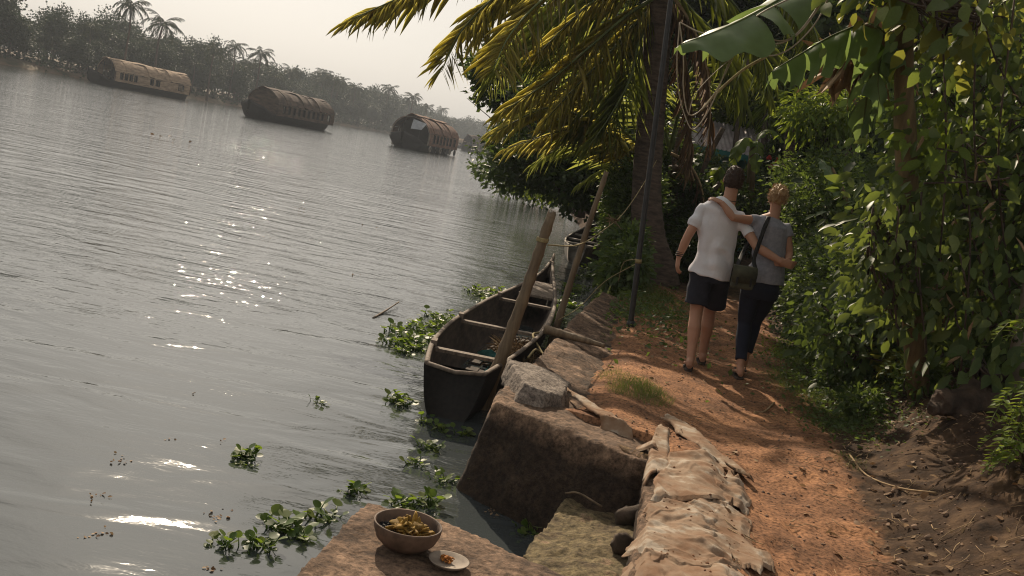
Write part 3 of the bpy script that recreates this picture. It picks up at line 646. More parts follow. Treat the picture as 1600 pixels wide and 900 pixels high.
# ================================================================== BOATS AND THINGS BY THE WATER
def canoe(name, label, stations, mats, zin=.13, thick=.045, ny=9):
    """stations: (cx, y, half beam, gunwale z, bottom z, lean)"""
    S = np.array(stations, float); n = 34
    u = np.linspace(0, len(S)-1, n); st = np.stack([np.interp(u, range(len(S)), S[:, k]) for k in range(5)], 1)
    for _ in range(2): st[1:-1] = .25*st[:-2]+.5*st[1:-1]+.25*st[2:]
    root = thing(name, label, 'canoe', (float(S[0, 0]), float(S[0, 1]), WZ))
    def shell(off, zb):
        v = []
        for cx, y, hb, g_, bt in st:
            for k in range(-ny, ny+1):
                a = k/ny; w_ = math.copysign(abs(a)**.55, a) if a else 0
                hw = max(hb-off, .004)
                x_ = cx+hw*w_*(1-.14*(1-abs(a)))
                z_ = (bt+zb)+(g_-bt-zb)*abs(a)**2.6
                v.append((x_, y, z_))
        return v
    m = 2*ny+1
    fs = [(i*m+j, (i+1)*m+j, (i+1)*m+j+1, i*m+j+1) for i in range(n-1) for j in range(m-1)]
    o = shell(0, 0); endcap = [tuple(range(m-1, -1, -1)), tuple((n-1)*m+j for j in range(m))]
    h = obj('hull', o, fs+endcap, mats[0], root)
    s2 = st.copy(); i_ = shell(thick, zin)
    i_ = [(x, min(max(y, st[0, 1]+.10), st[-1, 1]-.08), z) for x, y, z in i_]
    obj('inner_planking', i_, [tuple(reversed(q)) for q in fs]+[tuple(reversed(q)) for q in endcap], mats[1], root)
    gm = MB()
    for sg in (-1, 1):
        P = [(cx+sg*max(hb-thick*.5, .01), y, g_+.008) for cx, y, hb, g_, bt in st]
        gm.tube(P, [(thick*.5, .015)]*n, 8, side=(1, 0, 0))
    a = st[0]; gm.tube([(a[0]-a[2]+.02, a[1]+.02, a[3]+.005), (a[0], a[1]-.02, a[3]-.015), (a[0]+a[2]-.02, a[1]+.02, a[3]+.005)], [(.028, .018)]*3, 8, side=(0, 1, 0))
    gm.obj('gunwale', mats[2], root)
    return root, st
st = [(-.31, 7.66, .25, -.20, -.66), (-.285, 8.0, .30, -.205, -.72), (-.23, 8.6, .385, -.205, -.76), (-.10, 9.7, .455, -.21, -.78), (.03, 10.6, .46, -.21, -.78), (.14, 11.6, .42, -.20, -.77), (.27, 12.6, .33, -.18, -.74), (.38, 13.5, .21, -.13, -.68), (.46, 14.2, .10, -.04, -.58), (.50, 14.75, .035, .08, -.40)]
cr, cst = canoe('wooden_canoe', 'large dark weathered wooden canoe moored against the river wall', st, (M_wood, M_inwood, M_woodlight))
def at_y(y): return [float(np.interp(y, cst[:, 1], cst[:, k])) for k in range(5)]
for y0, wd, lb in ((8.5, .085, 1), (10.15, .085, 1), (12.1, .075, 1)):
    cx, _, hb, g_, bt = at_y(y0)
    o = MB().box((cx, y0, g_-.035), (hb*2-.05, wd, .028), .03).obj('thwart', M_woodlight, cr, smooth=False)
    b = MB().box((cx-hb+.035, y0, g_+.02), (.05, .12, .05)); b.obj('thwart_block', M_woodlight, o, smooth=False)
cx, _, hb, g_, bt = at_y(13.0)
v = [(cx-hb+.05, 12.75, g_-.03), (cx+hb-.04, 12.75, g_-.03), (.40+.15, 13.7, -.12), (.40-.13, 13.7, -.12)]
obj('end_deck', v+[(p[0], p[1], p[2]-.03) for p in v], [(0, 1, 2, 3), (7, 6, 5, 4), (0, 4, 5, 1), (1, 5, 6, 2), (2, 6, 7, 3), (3, 7, 4, 0)], M_woodlight, cr, smooth=False)
MB().tube([(.49, 14.5, -.1), (.505, 14.78, .06), (.52, 14.9, .19)], [(.045, .06), (.04, .06), (.014, .02)], 8, side=(1, 0, 0)).obj('bow_post', M_woodlight, cr)
# bottom boards and odds lying in the canoe
for i, (y0, y1, dx) in enumerate([(8.05, 9.6, -.1), (8.1, 9.5, .03), (8.1, 9.5, .15), (9.8, 11.7, -.14), (9.8, 11.7, 0), (9.8, 11.7, .14)]):
    c0 = at_y(y0); c1 = at_y(y1); d = Vector((c1[0]-c0[0], y1-y0, 0)); a = math.atan2(d.y, d.x)-math.pi/2
    MB().box(((c0[0]+c1[0])/2+dx, (y0+y1)/2, -.585+.006*(i % 3)), (.115, d.length, .02), a).obj('floor_board', M_inwood, cr, smooth=False)
rs = np.random.RandomState(3)
def heap(name, c, r, n, mt, size, kind='oval', label=None, cat=None, parent=None, flat=.5, wid=1.):
    a = rs.rand(n)*6.283; k = np.sqrt(rs.rand(n)); x = c[0]+np.cos(a)*k*r[0]; y = c[1]+np.sin(a)*k*r[1]; z = c[2]+r[2]*(1-k**2)*rs.rand(n)
    d = rs.normal(size=(n, 3)); d[:, 2] *= flat; uv = rs.normal(size=(n, 3))*.8+[0, 0, 1]
    v, f = leaves(np.stack([x, y, z], -1), d, uv, size*(.5+rs.rand(n)), kind, wid)
    o = obj(name, v, f, mt, parent)
    if cat: tag(o, label, cat)
    return o
heap('dry_leaf', (-.12, 8.45, -.55), (.13, .25, .03), 26, M_dry, .10).__setitem__('kind', 'stuff')
bpy.data.objects['dry_leaf'].name = 'leaf_debris'
tag(heap('fishing_net', (.16, 9.6, -.42), (.22, .75, .14), 900, M_straw, .13, 'narrow', wid=.35), 'tangled fishing net and lines heaped inside the canoe', 'net')
tag(heap('plastic_sheet', (.05, 9.15, -.43), (.10, .16, .07), 40, M_netting, .16, 'oval', wid=1.5), 'crumpled turquoise plastic sheet inside the canoe beside the thick pole', 'sheet')

c2 = [(1.25, 22.3, .20, -.22, -.66), (1.33, 23.2, .36, -.23, -.74), (1.5, 24.6, .46, -.24, -.78), (1.7, 26.2, .45, -.22, -.78), (1.9, 27.8, .35, -.16, -.74), (2.05, 29.2, .17, -.02, -.66), (2.12, 30, .05, .16, -.5)]
c2r, c2s = canoe('wooden_canoe', 'small pale grey canoe with blue tip moored beyond, under the bushes', c2, (M_palewood, M_inwood, M_palewood))
for y0 in (23.6, 25, 26.5, 28):
    cx, _, hb, g_, bt = [float(np.interp(y0, c2s[:, 1], c2s[:, k])) for k in range(5)]
    MB().box((cx, y0, g_-.03), (hb*2-.05, .16, .04)).obj('thwart', M_palewood, c2r, smooth=False)
MB().tube([(2.1, 29.8, .0), (2.13, 30.1, .25), (2.17, 30.3, .62)], [(.07, .09), (.06, .08), (.04, .05)], 8, side=(1, 0, 0)).obj('bow_post', M_blue, c2r)

# ---- posts
def pole(name, label, cat, pts, r0, r1, mt, rings=0, n=12, top=None):
    P = smoothpath(pts, 14); L_ = len(P); R_ = [r0+(r1-r0)*i/(L_-1) for i in range(L_)]
    v = []; ring = []
    if rings:
        P2, R2 = [], []
        seg = max(1, (L_-1)//rings)
        for i in range(L_):
            k = 1+(.15 if i % seg == 0 else 0)*(1 if i else 0); P2.append(P[i]); R2.append(R_[i]*k)
        R_ = R2
    root = thing(name, label, cat, tuple(P[0]))
    MB().tube(P, R_, n).obj('shaft', mt, root)
    return root, P, R_
A0 = Q(768, 600, 8.2); A1 = Q(860, 340, 8.25)
pr, P, R_ = pole('mooring_pole', 'thick leaning bamboo pole with a jagged top beside the large canoe', 'pole', [A0+(A0-A1)*.42, A0+(A1-A0)*.02, A0+(A1-A0)*.5+Vector((.012, 0, 0)), A1], .062, .040, M_bamboo, 9)
t = P[-1]; dA = (P[-1]-P[-3]).normalized()
v = []; n = 12; s1 = dA.orthogonal().normalized(); s2 = dA.cross(s1)
for k in range(n):
    a = 6.283*k/n; e = s1*math.cos(a)+s2*math.sin(a); v += [t+e*.040, t+e*.038+dA*(.015+.045*abs(math.sin(a*1.5+1))), t+e*.028+dA*(.01+.03*abs(math.sin(a*1.5+1))), t+e*.026-dA*.03]
f = [(4*k+j, 4*((k+1) % n)+j, 4*((k+1) % n)+j+1, 4*k+j+1) for k in range(n) for j in range(3)]
obj('broken_rim', v, f, M_bamboo, pr)
B0 = Q(873, 500, 11); B1 = Q(948, 268, 11)
pole('mooring_pole', 'thinner dark leaning pole standing behind the large canoe', 'pole', [B0+(B0-B1)*.5, B0, (B0+B1)/2+Vector((-.01, 0, 0)), B1], .046, .026, M_bamboo, 8)
C0 = G(985, 508, 0); C1 = Q(1048, 0, 10.5); dC = C1-C0
pp, P, _ = pole('pipe_post', 'tall thin dark pipe post standing at the left path edge', 'post', [C0-dC*.03, C0+dC*.5, C1, C0+dC*1.35], 0.031, .024, M_metal)
MB().tube([C0+dC*.198, C0+dC*.211], .036, 12).obj('wire_binding', M_rope, pp)
MB().tube([C0-Vector((0, 0, .02)), C0+Vector((0.002, 0, .05))], [.05, .04], 12).obj('foot_collar', M_metal, pp)
S0 = G(850, 521, 0); S1 = G(944, 543, .02); S0 = Vector((S0.x, S0.y, .04)); S1 = Vector((S1.x, S1.y, .035))
sr, P, _ = pole('bamboo_offcut', 'short cut bamboo pole lying across the top of the river wall', 'pole', [S0, (S0+S1)/2, S1], .044, .02, M_bamboo, 4)
# ropes
def rope(name, label, pts, r, mt, n=6, cat='rope', seg=8):
    return tag(MB().tube(smoothpath(pts, seg), r, n).obj(name, mt), label, cat)
rope('mooring_rope', 'yellowish rope sagging from the thick bamboo pole to the palm', [Q(856, 383, 8.25), Q(905, 382, 9.6), Q(945, 358, 11.5), Q(975, 332, 13), Q(1005, 288, 14.8), Q(1026, 250, 15.6)], .006, M_rope)
mb = MB()
for k in range(4): mb.tube([A1*.86+A0*.14+Vector((.048*math.cos(a), .048*math.sin(a), .008*k)) for a in np.linspace(0, 6.283, 12)], .006, 5)
tag(mb.obj('rope_lashing', M_rope), 'yellowish rope lashing wound round the thick bamboo pole', 'rope')
kn = Q(958, 345, 12.2)
heap('rope_knot', kn, (.04, .04, .04), 40, M_straw, .10, 'narrow', 'frayed knot tied in the sagging rope', 'knot', wid=.5)
rope('thin_line', 'thin line from the pipe post down to the canoe end', [C0+dC*.2, Q(945, 440, 10.8), Q(905, 480, 10.9), Q(872, 500, 10.6)], .004, M_rope)
rope('thin_line', 'thin line slanting left from the pipe post base across the bank', [C0+dC*.21, Q(975, 410, 10.7), Q(966, 440, 10.9)], .004, M_rope)
rope('hanging_rope', 'rope looped over the near side of the large canoe', [(.36, 10.1, -.2), (.30, 9.8, -.19), (.42, 9.5, -.3), (.33, 9.1, -.19), (.27, 8.9, -.24)], .012, M_rope)

# ---- bowl and dish on the slab
def lathe(prof, c, n=40, tilt=(0, 0)):
    v = []; R3 = Matrix.Rotation(tilt[0], 3, 'X')@Matrix.Rotation(tilt[1], 3, 'Y')
    for r, z in prof:
        for k in range(n):
            a = 6.283185*k/n; q = 1+.012*math.sin(3*a+z*30); v.append(Vector(c)+R3@Vector((r*q*math.cos(a), r*q*math.sin(a), z)))
    f = [(i*n+k, i*n+(k+1) % n, (i+1)*n+(k+1) % n, (i+1)*n+k) for i in range(len(prof)-1) for k in range(n)]
    f.append(tuple(range(n-1, -1, -1))); f.append(tuple((len(prof)-1)*n+k for k in range(n)))
    return v, f
bc = Vector((-.208, 3.63, .004))
br = thing('clay_bowl', 'round worn clay bowl of charcoal and yellow leavings on the landing slab', 'bowl', tuple(bc))
v, f = lathe([(.05, 0), (.085, .008), (.114, .035), (.128, .070), (.132, .094), (.131, .099), (.125, .098), (.121, .07), (.105, .048), (.03, .042)], bc); obj('bowl_wall', v, f, M_clay, br)
rs = np.random.RandomState(5)
n = 420; a = rs.rand(n)*6.283; k = np.sqrt(rs.rand(n))*.108; x = bc.x+np.cos(a)*k; y = bc.y+np.sin(a)*k
v, f = lumps(x, y, np.full(n, bc.z+.052)+.014*rs.rand(n), .006+.007*rs.rand(n), rs)
tag(obj('charcoal', v, f, M_char, smooth=False), 'dark charcoal crumbs filling the clay bowl', kind='stuff')
n = 130; a = rs.rand(n)*6.283; k = np.sqrt(rs.rand(n)); x = bc.x+.012+np.cos(a)*k*.068; y = bc.y+.005+np.sin(a)*k*.05
d = rs.normal(size=(n, 3)); d[:, 2] *= .5; v, f = leaves(np.stack([x, y, bc.z+.063+.026*(1-k**2)], -1), d, rs.normal(size=(n, 3))+[0, 0, .8], .03+.03*rs.rand(n), 'oval', 1.0)
o = obj('wilted_flowers', v, f, M_food); o.modifiers.new('t', 'SOLIDIFY').thickness = .005
tag(o, 'wilted yellow brown flower leavings heaped in the clay bowl', kind='stuff')
dc = Vector((-.028, 3.545, .004))
dr = thing('clay_dish', 'small shallow pale dish right of the clay bowl', 'dish', tuple(dc))
v, f = lathe([(.045, 0), (.062, .006), (.076, .018), (.078, .022), (.074, .022), (.062, .012), (.02, .009)], dc); obj('dish_wall', v, f, M_clayp, dr)
n = 70; v, f = lumps(dc.x-.008+.018*rs.normal(size=n)*.6, dc.y+.006+.014*rs.normal(size=n)*.6, dc.z+.014+.016*rs.rand(n), .004+.005*rs.rand(n), rs)
tag(obj('orange_petal_pile', v, f, M_orange, smooth=False), 'small pile of orange petals in the shallow dish', 'petal pile')

# ---- water hyacinth
def hyleaf(kind):
    """stalk and round cupped blade; base at the origin, blade towards +x and up"""
    ln, lean, rb = [(.060, .8, .036), (.055, 1.15, .034), (.095, .45, .036)][kind]
    P = [Vector((0, 0, 0)), Vector((ln*.25*lean, 0, ln*.4)), Vector((ln*.8*lean, 0, ln*.95))]
    m = MB(); m.tube(P, [.005, .0085 if kind != 2 else .006, .003], 5)
    e = P[-1]; t = Vector((.55+.3*lean, 0, .75-.45*lean)).normalized(); s = Vector((0, 1, 0)); nn = s.cross(t)*-1
    v = [e]; R = []
    for i, (u, w_) in enumerate([(.0, .35), (.35, .9), (.75, 1.), (1.2, .85), (1.6, .5)]):
        c = e+t*(u*rb); R.append((c-s*w_*rb+nn*(.16*rb*w_), c, c+s*w_*rb+nn*(.16*rb*w_)))
    vv = []; [vv.extend(r) for r in R]; vv.append(e+t*(1.78*rb)+nn*(-.1*rb))
    f = []
    for i in range(4): f += [(3*i, 3*i+3, 3*i+4, 3*i+1), (3*i+1, 3*i+4, 3*i+5, 3*i+2)]
    f += [(12, 15, 13), (13, 15, 14)]
    m.add(vv, f); return mesh('hyacinth_leaf', m.v, m.f, LF_hyc)
HL = [hyleaf(i) for i in range(3)]
def hyacinth(loc, label, n=14, s=1., group=None, z=WZ):
    n = int(n*2.0)
    root = thing('water_hyacinth', label, 'water plant', (loc[0], loc[1], z-.012), group)
    for i in range(n):
        a = i*2.4+rnd.uniform(-.4, .4); k = rnd.choice([0, 1, 1, 0, 2]); q = s*rnd.uniform(.5, 1.05)
        m_ = Matrix.Translation((rnd.gauss(0, .045)*s, rnd.gauss(0, .045)*s, 0))@Matrix.Rotation(a, 4, 'Z')@Matrix.Rotation(rnd.uniform(-.25, .4), 4, 'Y')@Matrix.Rotation(rnd.uniform(-.4, .4), 4, 'X')@Matrix.Scale(q, 4)
        inst('leaf', HL[k], root, m_)
    return root
hy = [((385, 716), 13, 1.05, 'small round hyacinth clump floating alone left of the inlet'), ((352, 852), 9, .9, 'leftmost hyacinth clump of the cluster beside the landing slab'),
      ((405, 855), 12, 1., 'hyacinth with an orange dead leaf at the slab side cluster'), ((440, 822), 14, 1.25, 'tall cupped hyacinth in the cluster left of the landing slab'), ((470, 840), 10, 1.1, 'hyacinth touching the left edge of the landing slab'),
      ((520, 812), 8, 1.2, 'hyacinth with one tall leaf standing left of the clay bowl'), ((553, 768), 9, 1., 'hyacinth just beyond the corner of the landing slab'), ((625, 790), 12, 1., 'hyacinth behind the rim of the clay bowl'),
      ((665, 788), 13, 1.1, 'hyacinth right behind the clay bowl at the inlet mouth'), ((690, 752), 10, .9, 'hyacinth at the lower left corner of the wall end'), ((650, 726), 9, .85, 'hyacinth midway between the canoe and the clay bowl'),
      ((672, 700), 11, .95, 'hyacinth below the dark end of the large canoe'), ((688, 672), 10, .9, 'hyacinth tucked under the near corner of the large canoe'), ((722, 680), 9, .85, 'hyacinth in the shade between canoe and wall end'),
      ((660, 660), 7, .8, 'small hyacinth against the left side of the canoe end'), ((752, 772), 11, .95, 'dim hyacinth in the dark inlet under the wall'), ((826, 826), 12, 1.0, 'bright hyacinth in the pool beside the mossy ledge'), ((845, 838), 7, .9, 'small hyacinth half behind the mossy ledge edge'),
      ((498, 629), 6, .7, 'tiny reddish floating plant left of the canoe end'), ((385, 728), 4, .6, 'few small leaves just below the lone hyacinth clump')]
for p, n, s, lb in hy:
    q = G(*p, WZ); hyacinth((q.x, q.y), lb, n, s*.86)
gm = 'hyacinths in the mat left of the large canoe'
rs = np.random.RandomState(21)
for (cx, cy, sx, sy, n) in [(640, 535, 26, 14, 26), (690, 505, 18, 10, 16), (615, 628, 10, 5, 3), (765, 460, 22, 7, 14)]:
    for i in range(n):
        q = G(cx+rs.normal()*sx*.7, cy+rs.normal()*sy*.7, WZ); hyacinth((q.x, q.y), 'floating hyacinth clump in the green mat left of the large canoe', 7, 1.0*rnd.uniform(.75, 1.2), gm)
for i in range(30):
    u = rs.rand(); q = G(862+u*90+rs.normal()*7, 500-u*90+rs.normal()*6, WZ); q.x += rs.uniform(-.25, .1)
    hyacinth((q.x, q.y), 'hyacinth clump crowding the water between canoe and bank', 7, 1.05, 'hyacinths between the canoe and the bank')
# driftwood and flecks on the water
D0 = G(583, 497, WZ); D1 = G(622, 478, WZ)
tag(MB().tube(smoothpath([D0+Vector((0, 0, .0)), (D0+D1)/2+Vector((0, 0, .02)), D1+Vector((0, 0, .05))], 5), [.014]*6+[.010]*5, 6).obj('driftwood_stick', M_woodlight), 'thin forked stick drifting on the open water', 'stick')
rs = np.random.RandomState(8)
P = []
for (px, py, n, s) in [(190, 720, 14, .03), (150, 835, 10, .03), (260, 685, 5, .02), (345, 690, 4, .02), (340, 805, 16, .03), (300, 615, 3, .02), (155, 775, 9, .03), (465, 325, 4, .1), (582, 355, 4, .08), (270, 215, 6, .5), (418, 372, 2, .05), (555, 430, 3, .05), (770, 800, 22, .03), (330, 890, 10, .02)]:
    q = G(px, py, WZ)
    for k in range(n): P.append((q.x+rs.normal()*s, q.y+rs.normal()*s*1.3, WZ+.003, .2*s+.012*rs.rand()))
P = np.array(P); n = len(P); d = rs.normal(size=(n, 3)); d[:, 2] = np.abs(d[:, 2])*.3
v, f = leaves(P[:, :3], d, rs.normal(size=(n, 3))*.4+[0, 0, 1], P[:, 3]*1.5, 'oval', 1.4); tag(obj('floating_debris', v, f, M_dry), 'scattered flecks of leaf drifting on the water', kind='stuff')

# ================================================================== HOUSEBOATS
def houseboat(loc, head, L_, W_, H_, mt, label, win, front='bow', group='thatched houseboats on the river', open_front=False, ends=('open', 'closed'), lam=None):
    """local +x is the bow; real sizes in metres"""
    root = thing('houseboat', label, 'houseboat', (loc[0], loc[1], WZ), group)
    def T_(v): 
        c, s = math.cos(head), math.sin(head); return [(loc[0]+x*c-y*s, loc[1]+x*s+y*c, WZ+z) for x, y, z in v]
    def ob(name, m, mt_, par=None, smooth=False): return obj(name, T_(m.v), m.f, mt_, par or root, smooth)
    # hull
    n = 24; m = MB(); v = []
    for i in range(n+1):
        u = i/n; x = -L_*.52+L_*1.06*u
        k = (1-abs(2*u-1)**9)**.5; hw = W_*.5*max(.08, k); g_ = .95+1.1*max(0, (u-.86)/.14)**1.6+.5*max(0, (.1-u)/.1)**1.5; bt = -.35+.9*max(0, (u-.9)/.1)**2
        for a in (-1, -.93, -.6, 0, .6, .93, 1): v.append((x, hw*a, bt+(g_-bt)*abs(a)**3))
    m.add(v, [(i*7+j, (i+1)*7+j, (i+1)*7+j+1, i*7+j+1) for i in range(n) for j in range(6)]+[(i*7+6, (i+1)*7+6, (i+1)*7, i*7) for i in range(n)])
    ob('hull', m, M_hull, smooth=True)
    # thatched shell: walls curving into the roof, as sheets with lapped edges
    x0, x1 = -L_*.46, L_*.36
    prof = [(.50, .85), (.515, 1.5), (.50, 2.2), (.44, 2.75), (.34, 3.2), (.2, 3.55), (.0, 3.72)]
    prof = [(a*W_, .85+(z-.85)*H_/3.72) for a, z in prof]
    def wall(sg, xa, xb_, za, zb, off=0.):
        P = []
        zs = np.linspace(za, zb, 4)
        for z in zs: P.append((float(np.interp(z, [q[1] for q in prof], [q[0] for q in prof]))+off, z))
        vv = []
        for x in (xa, xb_):
            for a, z in P: vv.append((x, sg*a, z))
            for a, z in P: vv.append((x, sg*(a-.06), z))
        k = 4; f = []
        for j in range(k-1): f += [(j, j+1, 2*k+j+1, 2*k+j), (k+j, 3*k+j, 3*k+j+1, k+j+1)]
        f += [(0, 2*k, 3*k, k), (k-1, 2*k-1, 4*k-1, 3*k-1), (0, k, k+k-1, k-1), (2*k, 3*k-1, 4*k-1, 3*k)]
        return vv, f
    ztop = prof[2][1]
    wz0, wz1 = 1.25, ztop-.12
    xs = [x0]+[c for wx in win for c in (x0+(x1-x0)*(wx[0]-wx[1]/2), x0+(x1-x0)*(wx[0]+wx[1]/2))]+[x1]
    for sg in (-1, 1):
        m = MB()
        for a in range(0, len(xs), 2): m.add(*wall(sg, xs[a], xs[a+1], .85, ztop))
        for a in range(1, len(xs)-1, 2):
            m.add(*wall(sg, xs[a], xs[a+1], .85, wz0, -.003)); m.add(*wall(sg, xs[a], xs[a+1], wz1, ztop, -.003))
        ob('side_wall', m, mt)
        for a in range(1, len(xs)-1, 2):
            cxx = (xs[a]+xs[a+1])/2; wdt = xs[a+1]-xs[a]; yy = sg*(W_*.505)
            fr = MB()
            for dx in (-wdt/2, wdt/2): fr.box((cxx+dx, yy, (wz0+wz1)/2), (.07, .12, wz1-wz0))
            fr.box((cxx, yy, wz0), (wdt, .13, .07)); fr.box((cxx, yy, wz1), (wdt, .13, .07))
            wo_ = ob('window', fr, M_wood)
            c = MB().box((cxx, yy-sg*.35, (wz0+wz1)/2), (wdt*1.1, .03, wz1-wz0+.1)); ob('window_panel', c, M_dark if (a//2) % 3 else M_curt, wo_)  # dark panels paint the shade inside; the pale ones are curtains
    # roof in lapped mats
    nm = max(4, int(L_/2.2))
    for i in range(nm):
        xa = x0+(x1-x0)*i/nm-.12; xb_ = x0+(x1-x0)*(i+1)/nm+.12; vv = []; k = 15
        yz = [(a, z) for a, z in prof[2:]]; full = [(-a, z) for a, z in yz]+[(a, z) for a, z in reversed(yz[:-1])]
        full = [(float(np.interp(t, range(len(full)), [q[0] for q in full])), float(np.interp(t, range(len(full)), [q[1] for q in full]))) for t in np.linspace(0, len(full)-1, k)]
        for j_, x in enumerate(np.linspace(xa, xb_, 4)):
            sag = .05*math.sin(j_*2+i)+.06*(i % 2)+(.07 if j_ == 3 else 0)
            vv += [(x, y*(1+.02*(i % 2)), z+sag+.04*float(noise(x*1.5, y*2, 0, 4))) for y, z in full]
        f = [(j*k+q, j*k+q+1, (j+1)*k+q+1, (j+1)*k+q) for j in range(3) for q in range(k-1)]
        m = MB().add(vv, f); o = ob('roof_mat', m, mt); so_ = o.modifiers.new('t', 'SOLIDIFY'); so_.thickness = .07
    # ridge flap
    rz = H_; m = MB()
    vv = []
    for i, x in enumerate(np.linspace(x0-.3, x1+.5, 14)):
        q = .09*float(noise(x*.8, 3, 0, 2)); vv += [(x, -.75, rz-.17+q), (x, -.1, rz+.16+q), (x, .6, rz-.02+q)]
    m.add(vv, [(i*3+j, i*3+j+1, (i+1)*3+j+1, (i+1)*3+j) for i in range(13) for j in range(2)]); o = ob('ridge_mat', m, mt); o.modifiers.new('t', 'SOLIDIFY').thickness = .06
    # end walls
    for x, kind in ((x1, ends[0]), (x0, ends[1])):
        full = [(-a, z) for a, z in prof]+[(a, z) for a, z in reversed(prof[:-1])]
        if kind == 'closed':
            m = MB(); vv = [(x-.05, y*.97, z-.03) for y, z in full]+[(x+.05, y*.97, z-.03) for y, z in full]; k = len(full)
            m.add(vv, [tuple(range(k)), tuple(range(2*k-1, k-1, -1))]+[(i, (i+1) % k, k+(i+1) % k, k+i) for i in range(k)]); ob('end_wall', m, M_thatchdark)
        else:
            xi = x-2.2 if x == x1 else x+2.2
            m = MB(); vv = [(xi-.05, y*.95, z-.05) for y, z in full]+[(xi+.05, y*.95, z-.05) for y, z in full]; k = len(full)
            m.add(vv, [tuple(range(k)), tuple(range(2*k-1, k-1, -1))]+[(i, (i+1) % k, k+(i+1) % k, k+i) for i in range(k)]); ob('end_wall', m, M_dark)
            m = MB().tube([(x, y, z) for y, z in full], .09, 6); ob('arch_frame', m, M_curt if lam else M_thatchdark)
            for y in (-W_*.22, W_*.22): ob('post', MB().tube([(x-.1, y, .9), (x-.1, y, H_-.45)], .06, 6), M_wood)
            ob('railing', MB().box((x+.05, 0, 1.35), (.07, W_*.9, .08)).box((x+.05, 0, 1.1), (.06, W_*.9, .06)), M_wood)
            if lam: 
                m = MB().add([(x+.1, .1, H_-.45), (x+.1, 1.9, H_-.75), (x+.9, 1.6, H_-1.6), (x+.9, .2, H_-1.7)], [(0, 1, 2, 3)]); o = ob('tarpaulin', m, M_tarp); o.modifiers.new('t', 'SOLIDIFY').thickness = .03
    for i in range(6):
        x = x0+(x1-x0)*(i+.5)/6
        for sg in (-1, 1):
            vv, f = [], []
            P = [(x+.33*math.cos(a), sg*(W_*.5+.07), .45+.33*math.sin(a)) for a in np.linspace(0, 6.283, 13)]
            if lam: ob('tyre_fender', MB().tube(P, .09, 6), M_curt if i % 2 else M_strap)
    ob('deck_plank', MB().box((L_*.42, 0, .93), (L_*.13, W_*.72, .06)), M_wood)
    return root
def place(px, py): p = G(px, py, WZ); return (p.x, p.y)
W8 = [(.13, .07), (.45, .05), (.53, .04), (.74, .035), (.80, .035), (.86, .035), (.92, .035)]
def hb(pl, pr_, dl, dr_, *a, **k):
    """place a hull between two seen ends, bow given first"""
    p = Q(*pl, dl); q = Q(*pr_, dr_); c = ((p.x+q.x)/2, (p.y+q.y)/2); h = math.atan2(p.y-q.y, p.x-q.x); L_ = math.dist((p.x, p.y), (q.x, q.y))/1.02
    return houseboat(c, h, L_, *a, **k)
hb((140, 128), (288, 152), 138, 152, 3.9, 3.7, M_thatch, 'leftmost houseboat, tan thatched, with curtained windows before the tall trees', W8, ends=('open', 'open'))
hb((389, 183), (502, 192), 118, 134, 4.3, 3.75, M_thatchdark, 'middle dark thatched houseboat with a closed gable end', [(.10, .05)]+[(.22+.085*i, .035) for i in range(9)], ends=('closed', 'open'))
hb((628, 226), (690, 231), 124, 141, 4.9, 4.2, M_thatchred, 'nearest reddish thatched houseboat with open arched front and tarpaulin', [(.14, .06)]+[(.28+.11*i, .05) for i in range(6)], ends=('open', 'closed'), lam=True)
hb((722, 238), (764, 241), 262, 268, 4, 4.2, M_thatchdark, 'small hazy double height houseboat far off beside the near trees', [(.2, .1), (.4, .1), (.6, .1), (.8, .1)], ends=('open', 'closed'))
hb((696, 224), (735, 233), 330, 335, 4, 2.8, M_thatch, 'faint low houseboat farthest off, nearly lost in haze', [(.3, .1), (.6, .1)], ends=('open', 'closed'))
# ================================================================== FAR BANK TREES
def crown_mesh(seed, r, h0, h1, ncl, per, leaf, mt, name='crown'):
    rs = np.random.RandomState(seed); cl = []
    nb = rs.randint(6, 10)
    for i in range(nb):
        a = rs.rand()*6.28; k = rs.rand()*r*.55; zz = h0+(h1-h0)*(.25+.65*rs.rand()); rr = r*(.4+.35*rs.rand())
        cl.append(ellclumps((k*math.cos(a), k*math.sin(a), zz), (rr, rr, rr*.75), ncl//nb, .3, rs))
    cl = np.concatenate(cl); cl[:, 2] = np.maximum(cl[:, 2], h0*.55)
    v, f = cloud(cl, per, leaf, leaf*2.3, 'kite', .2, (0, 0, (h0+h1)/2), rs, 1.5)
    return mesh(name, v, f, mt)
def trunk_mesh(seed, h, r):
    rs = random.Random(seed); m = MB(); P = [(0, 0, -.6)]
    for i in range(5): P.append((rs.uniform(-.25, .25), rs.uniform(-.25, .25), h*(i+1)/5))
    m.tube(P, [r*1.3, r, r*.9, r*.8, r*.6, r*.35], 7)
    for k in range(4):
        a = rs.random()*6.28; b = Vector(P[2+k % 3]); m.tube([b, b+Vector((math.cos(a)*1.1, math.sin(a)*1.1, 1.1)), b+Vector((math.cos(a)*2, math.sin(a)*2, 2.6))], [r*.5, r*.35, r*.12], 5)
    return mesh('trunk', m.v, m.f, M_bark2)
def frond_pts(a, droop, ln, n=9, lift=.5):
    """rachis leaving the crown centre at angle a"""
    P = []; x = z = 0.; el = lift
    for i in range(n): P.append((x*math.cos(a), x*math.sin(a), z)); x += ln/n*math.cos(el); z += ln/n*math.sin(el); el -= droop/n
    return P
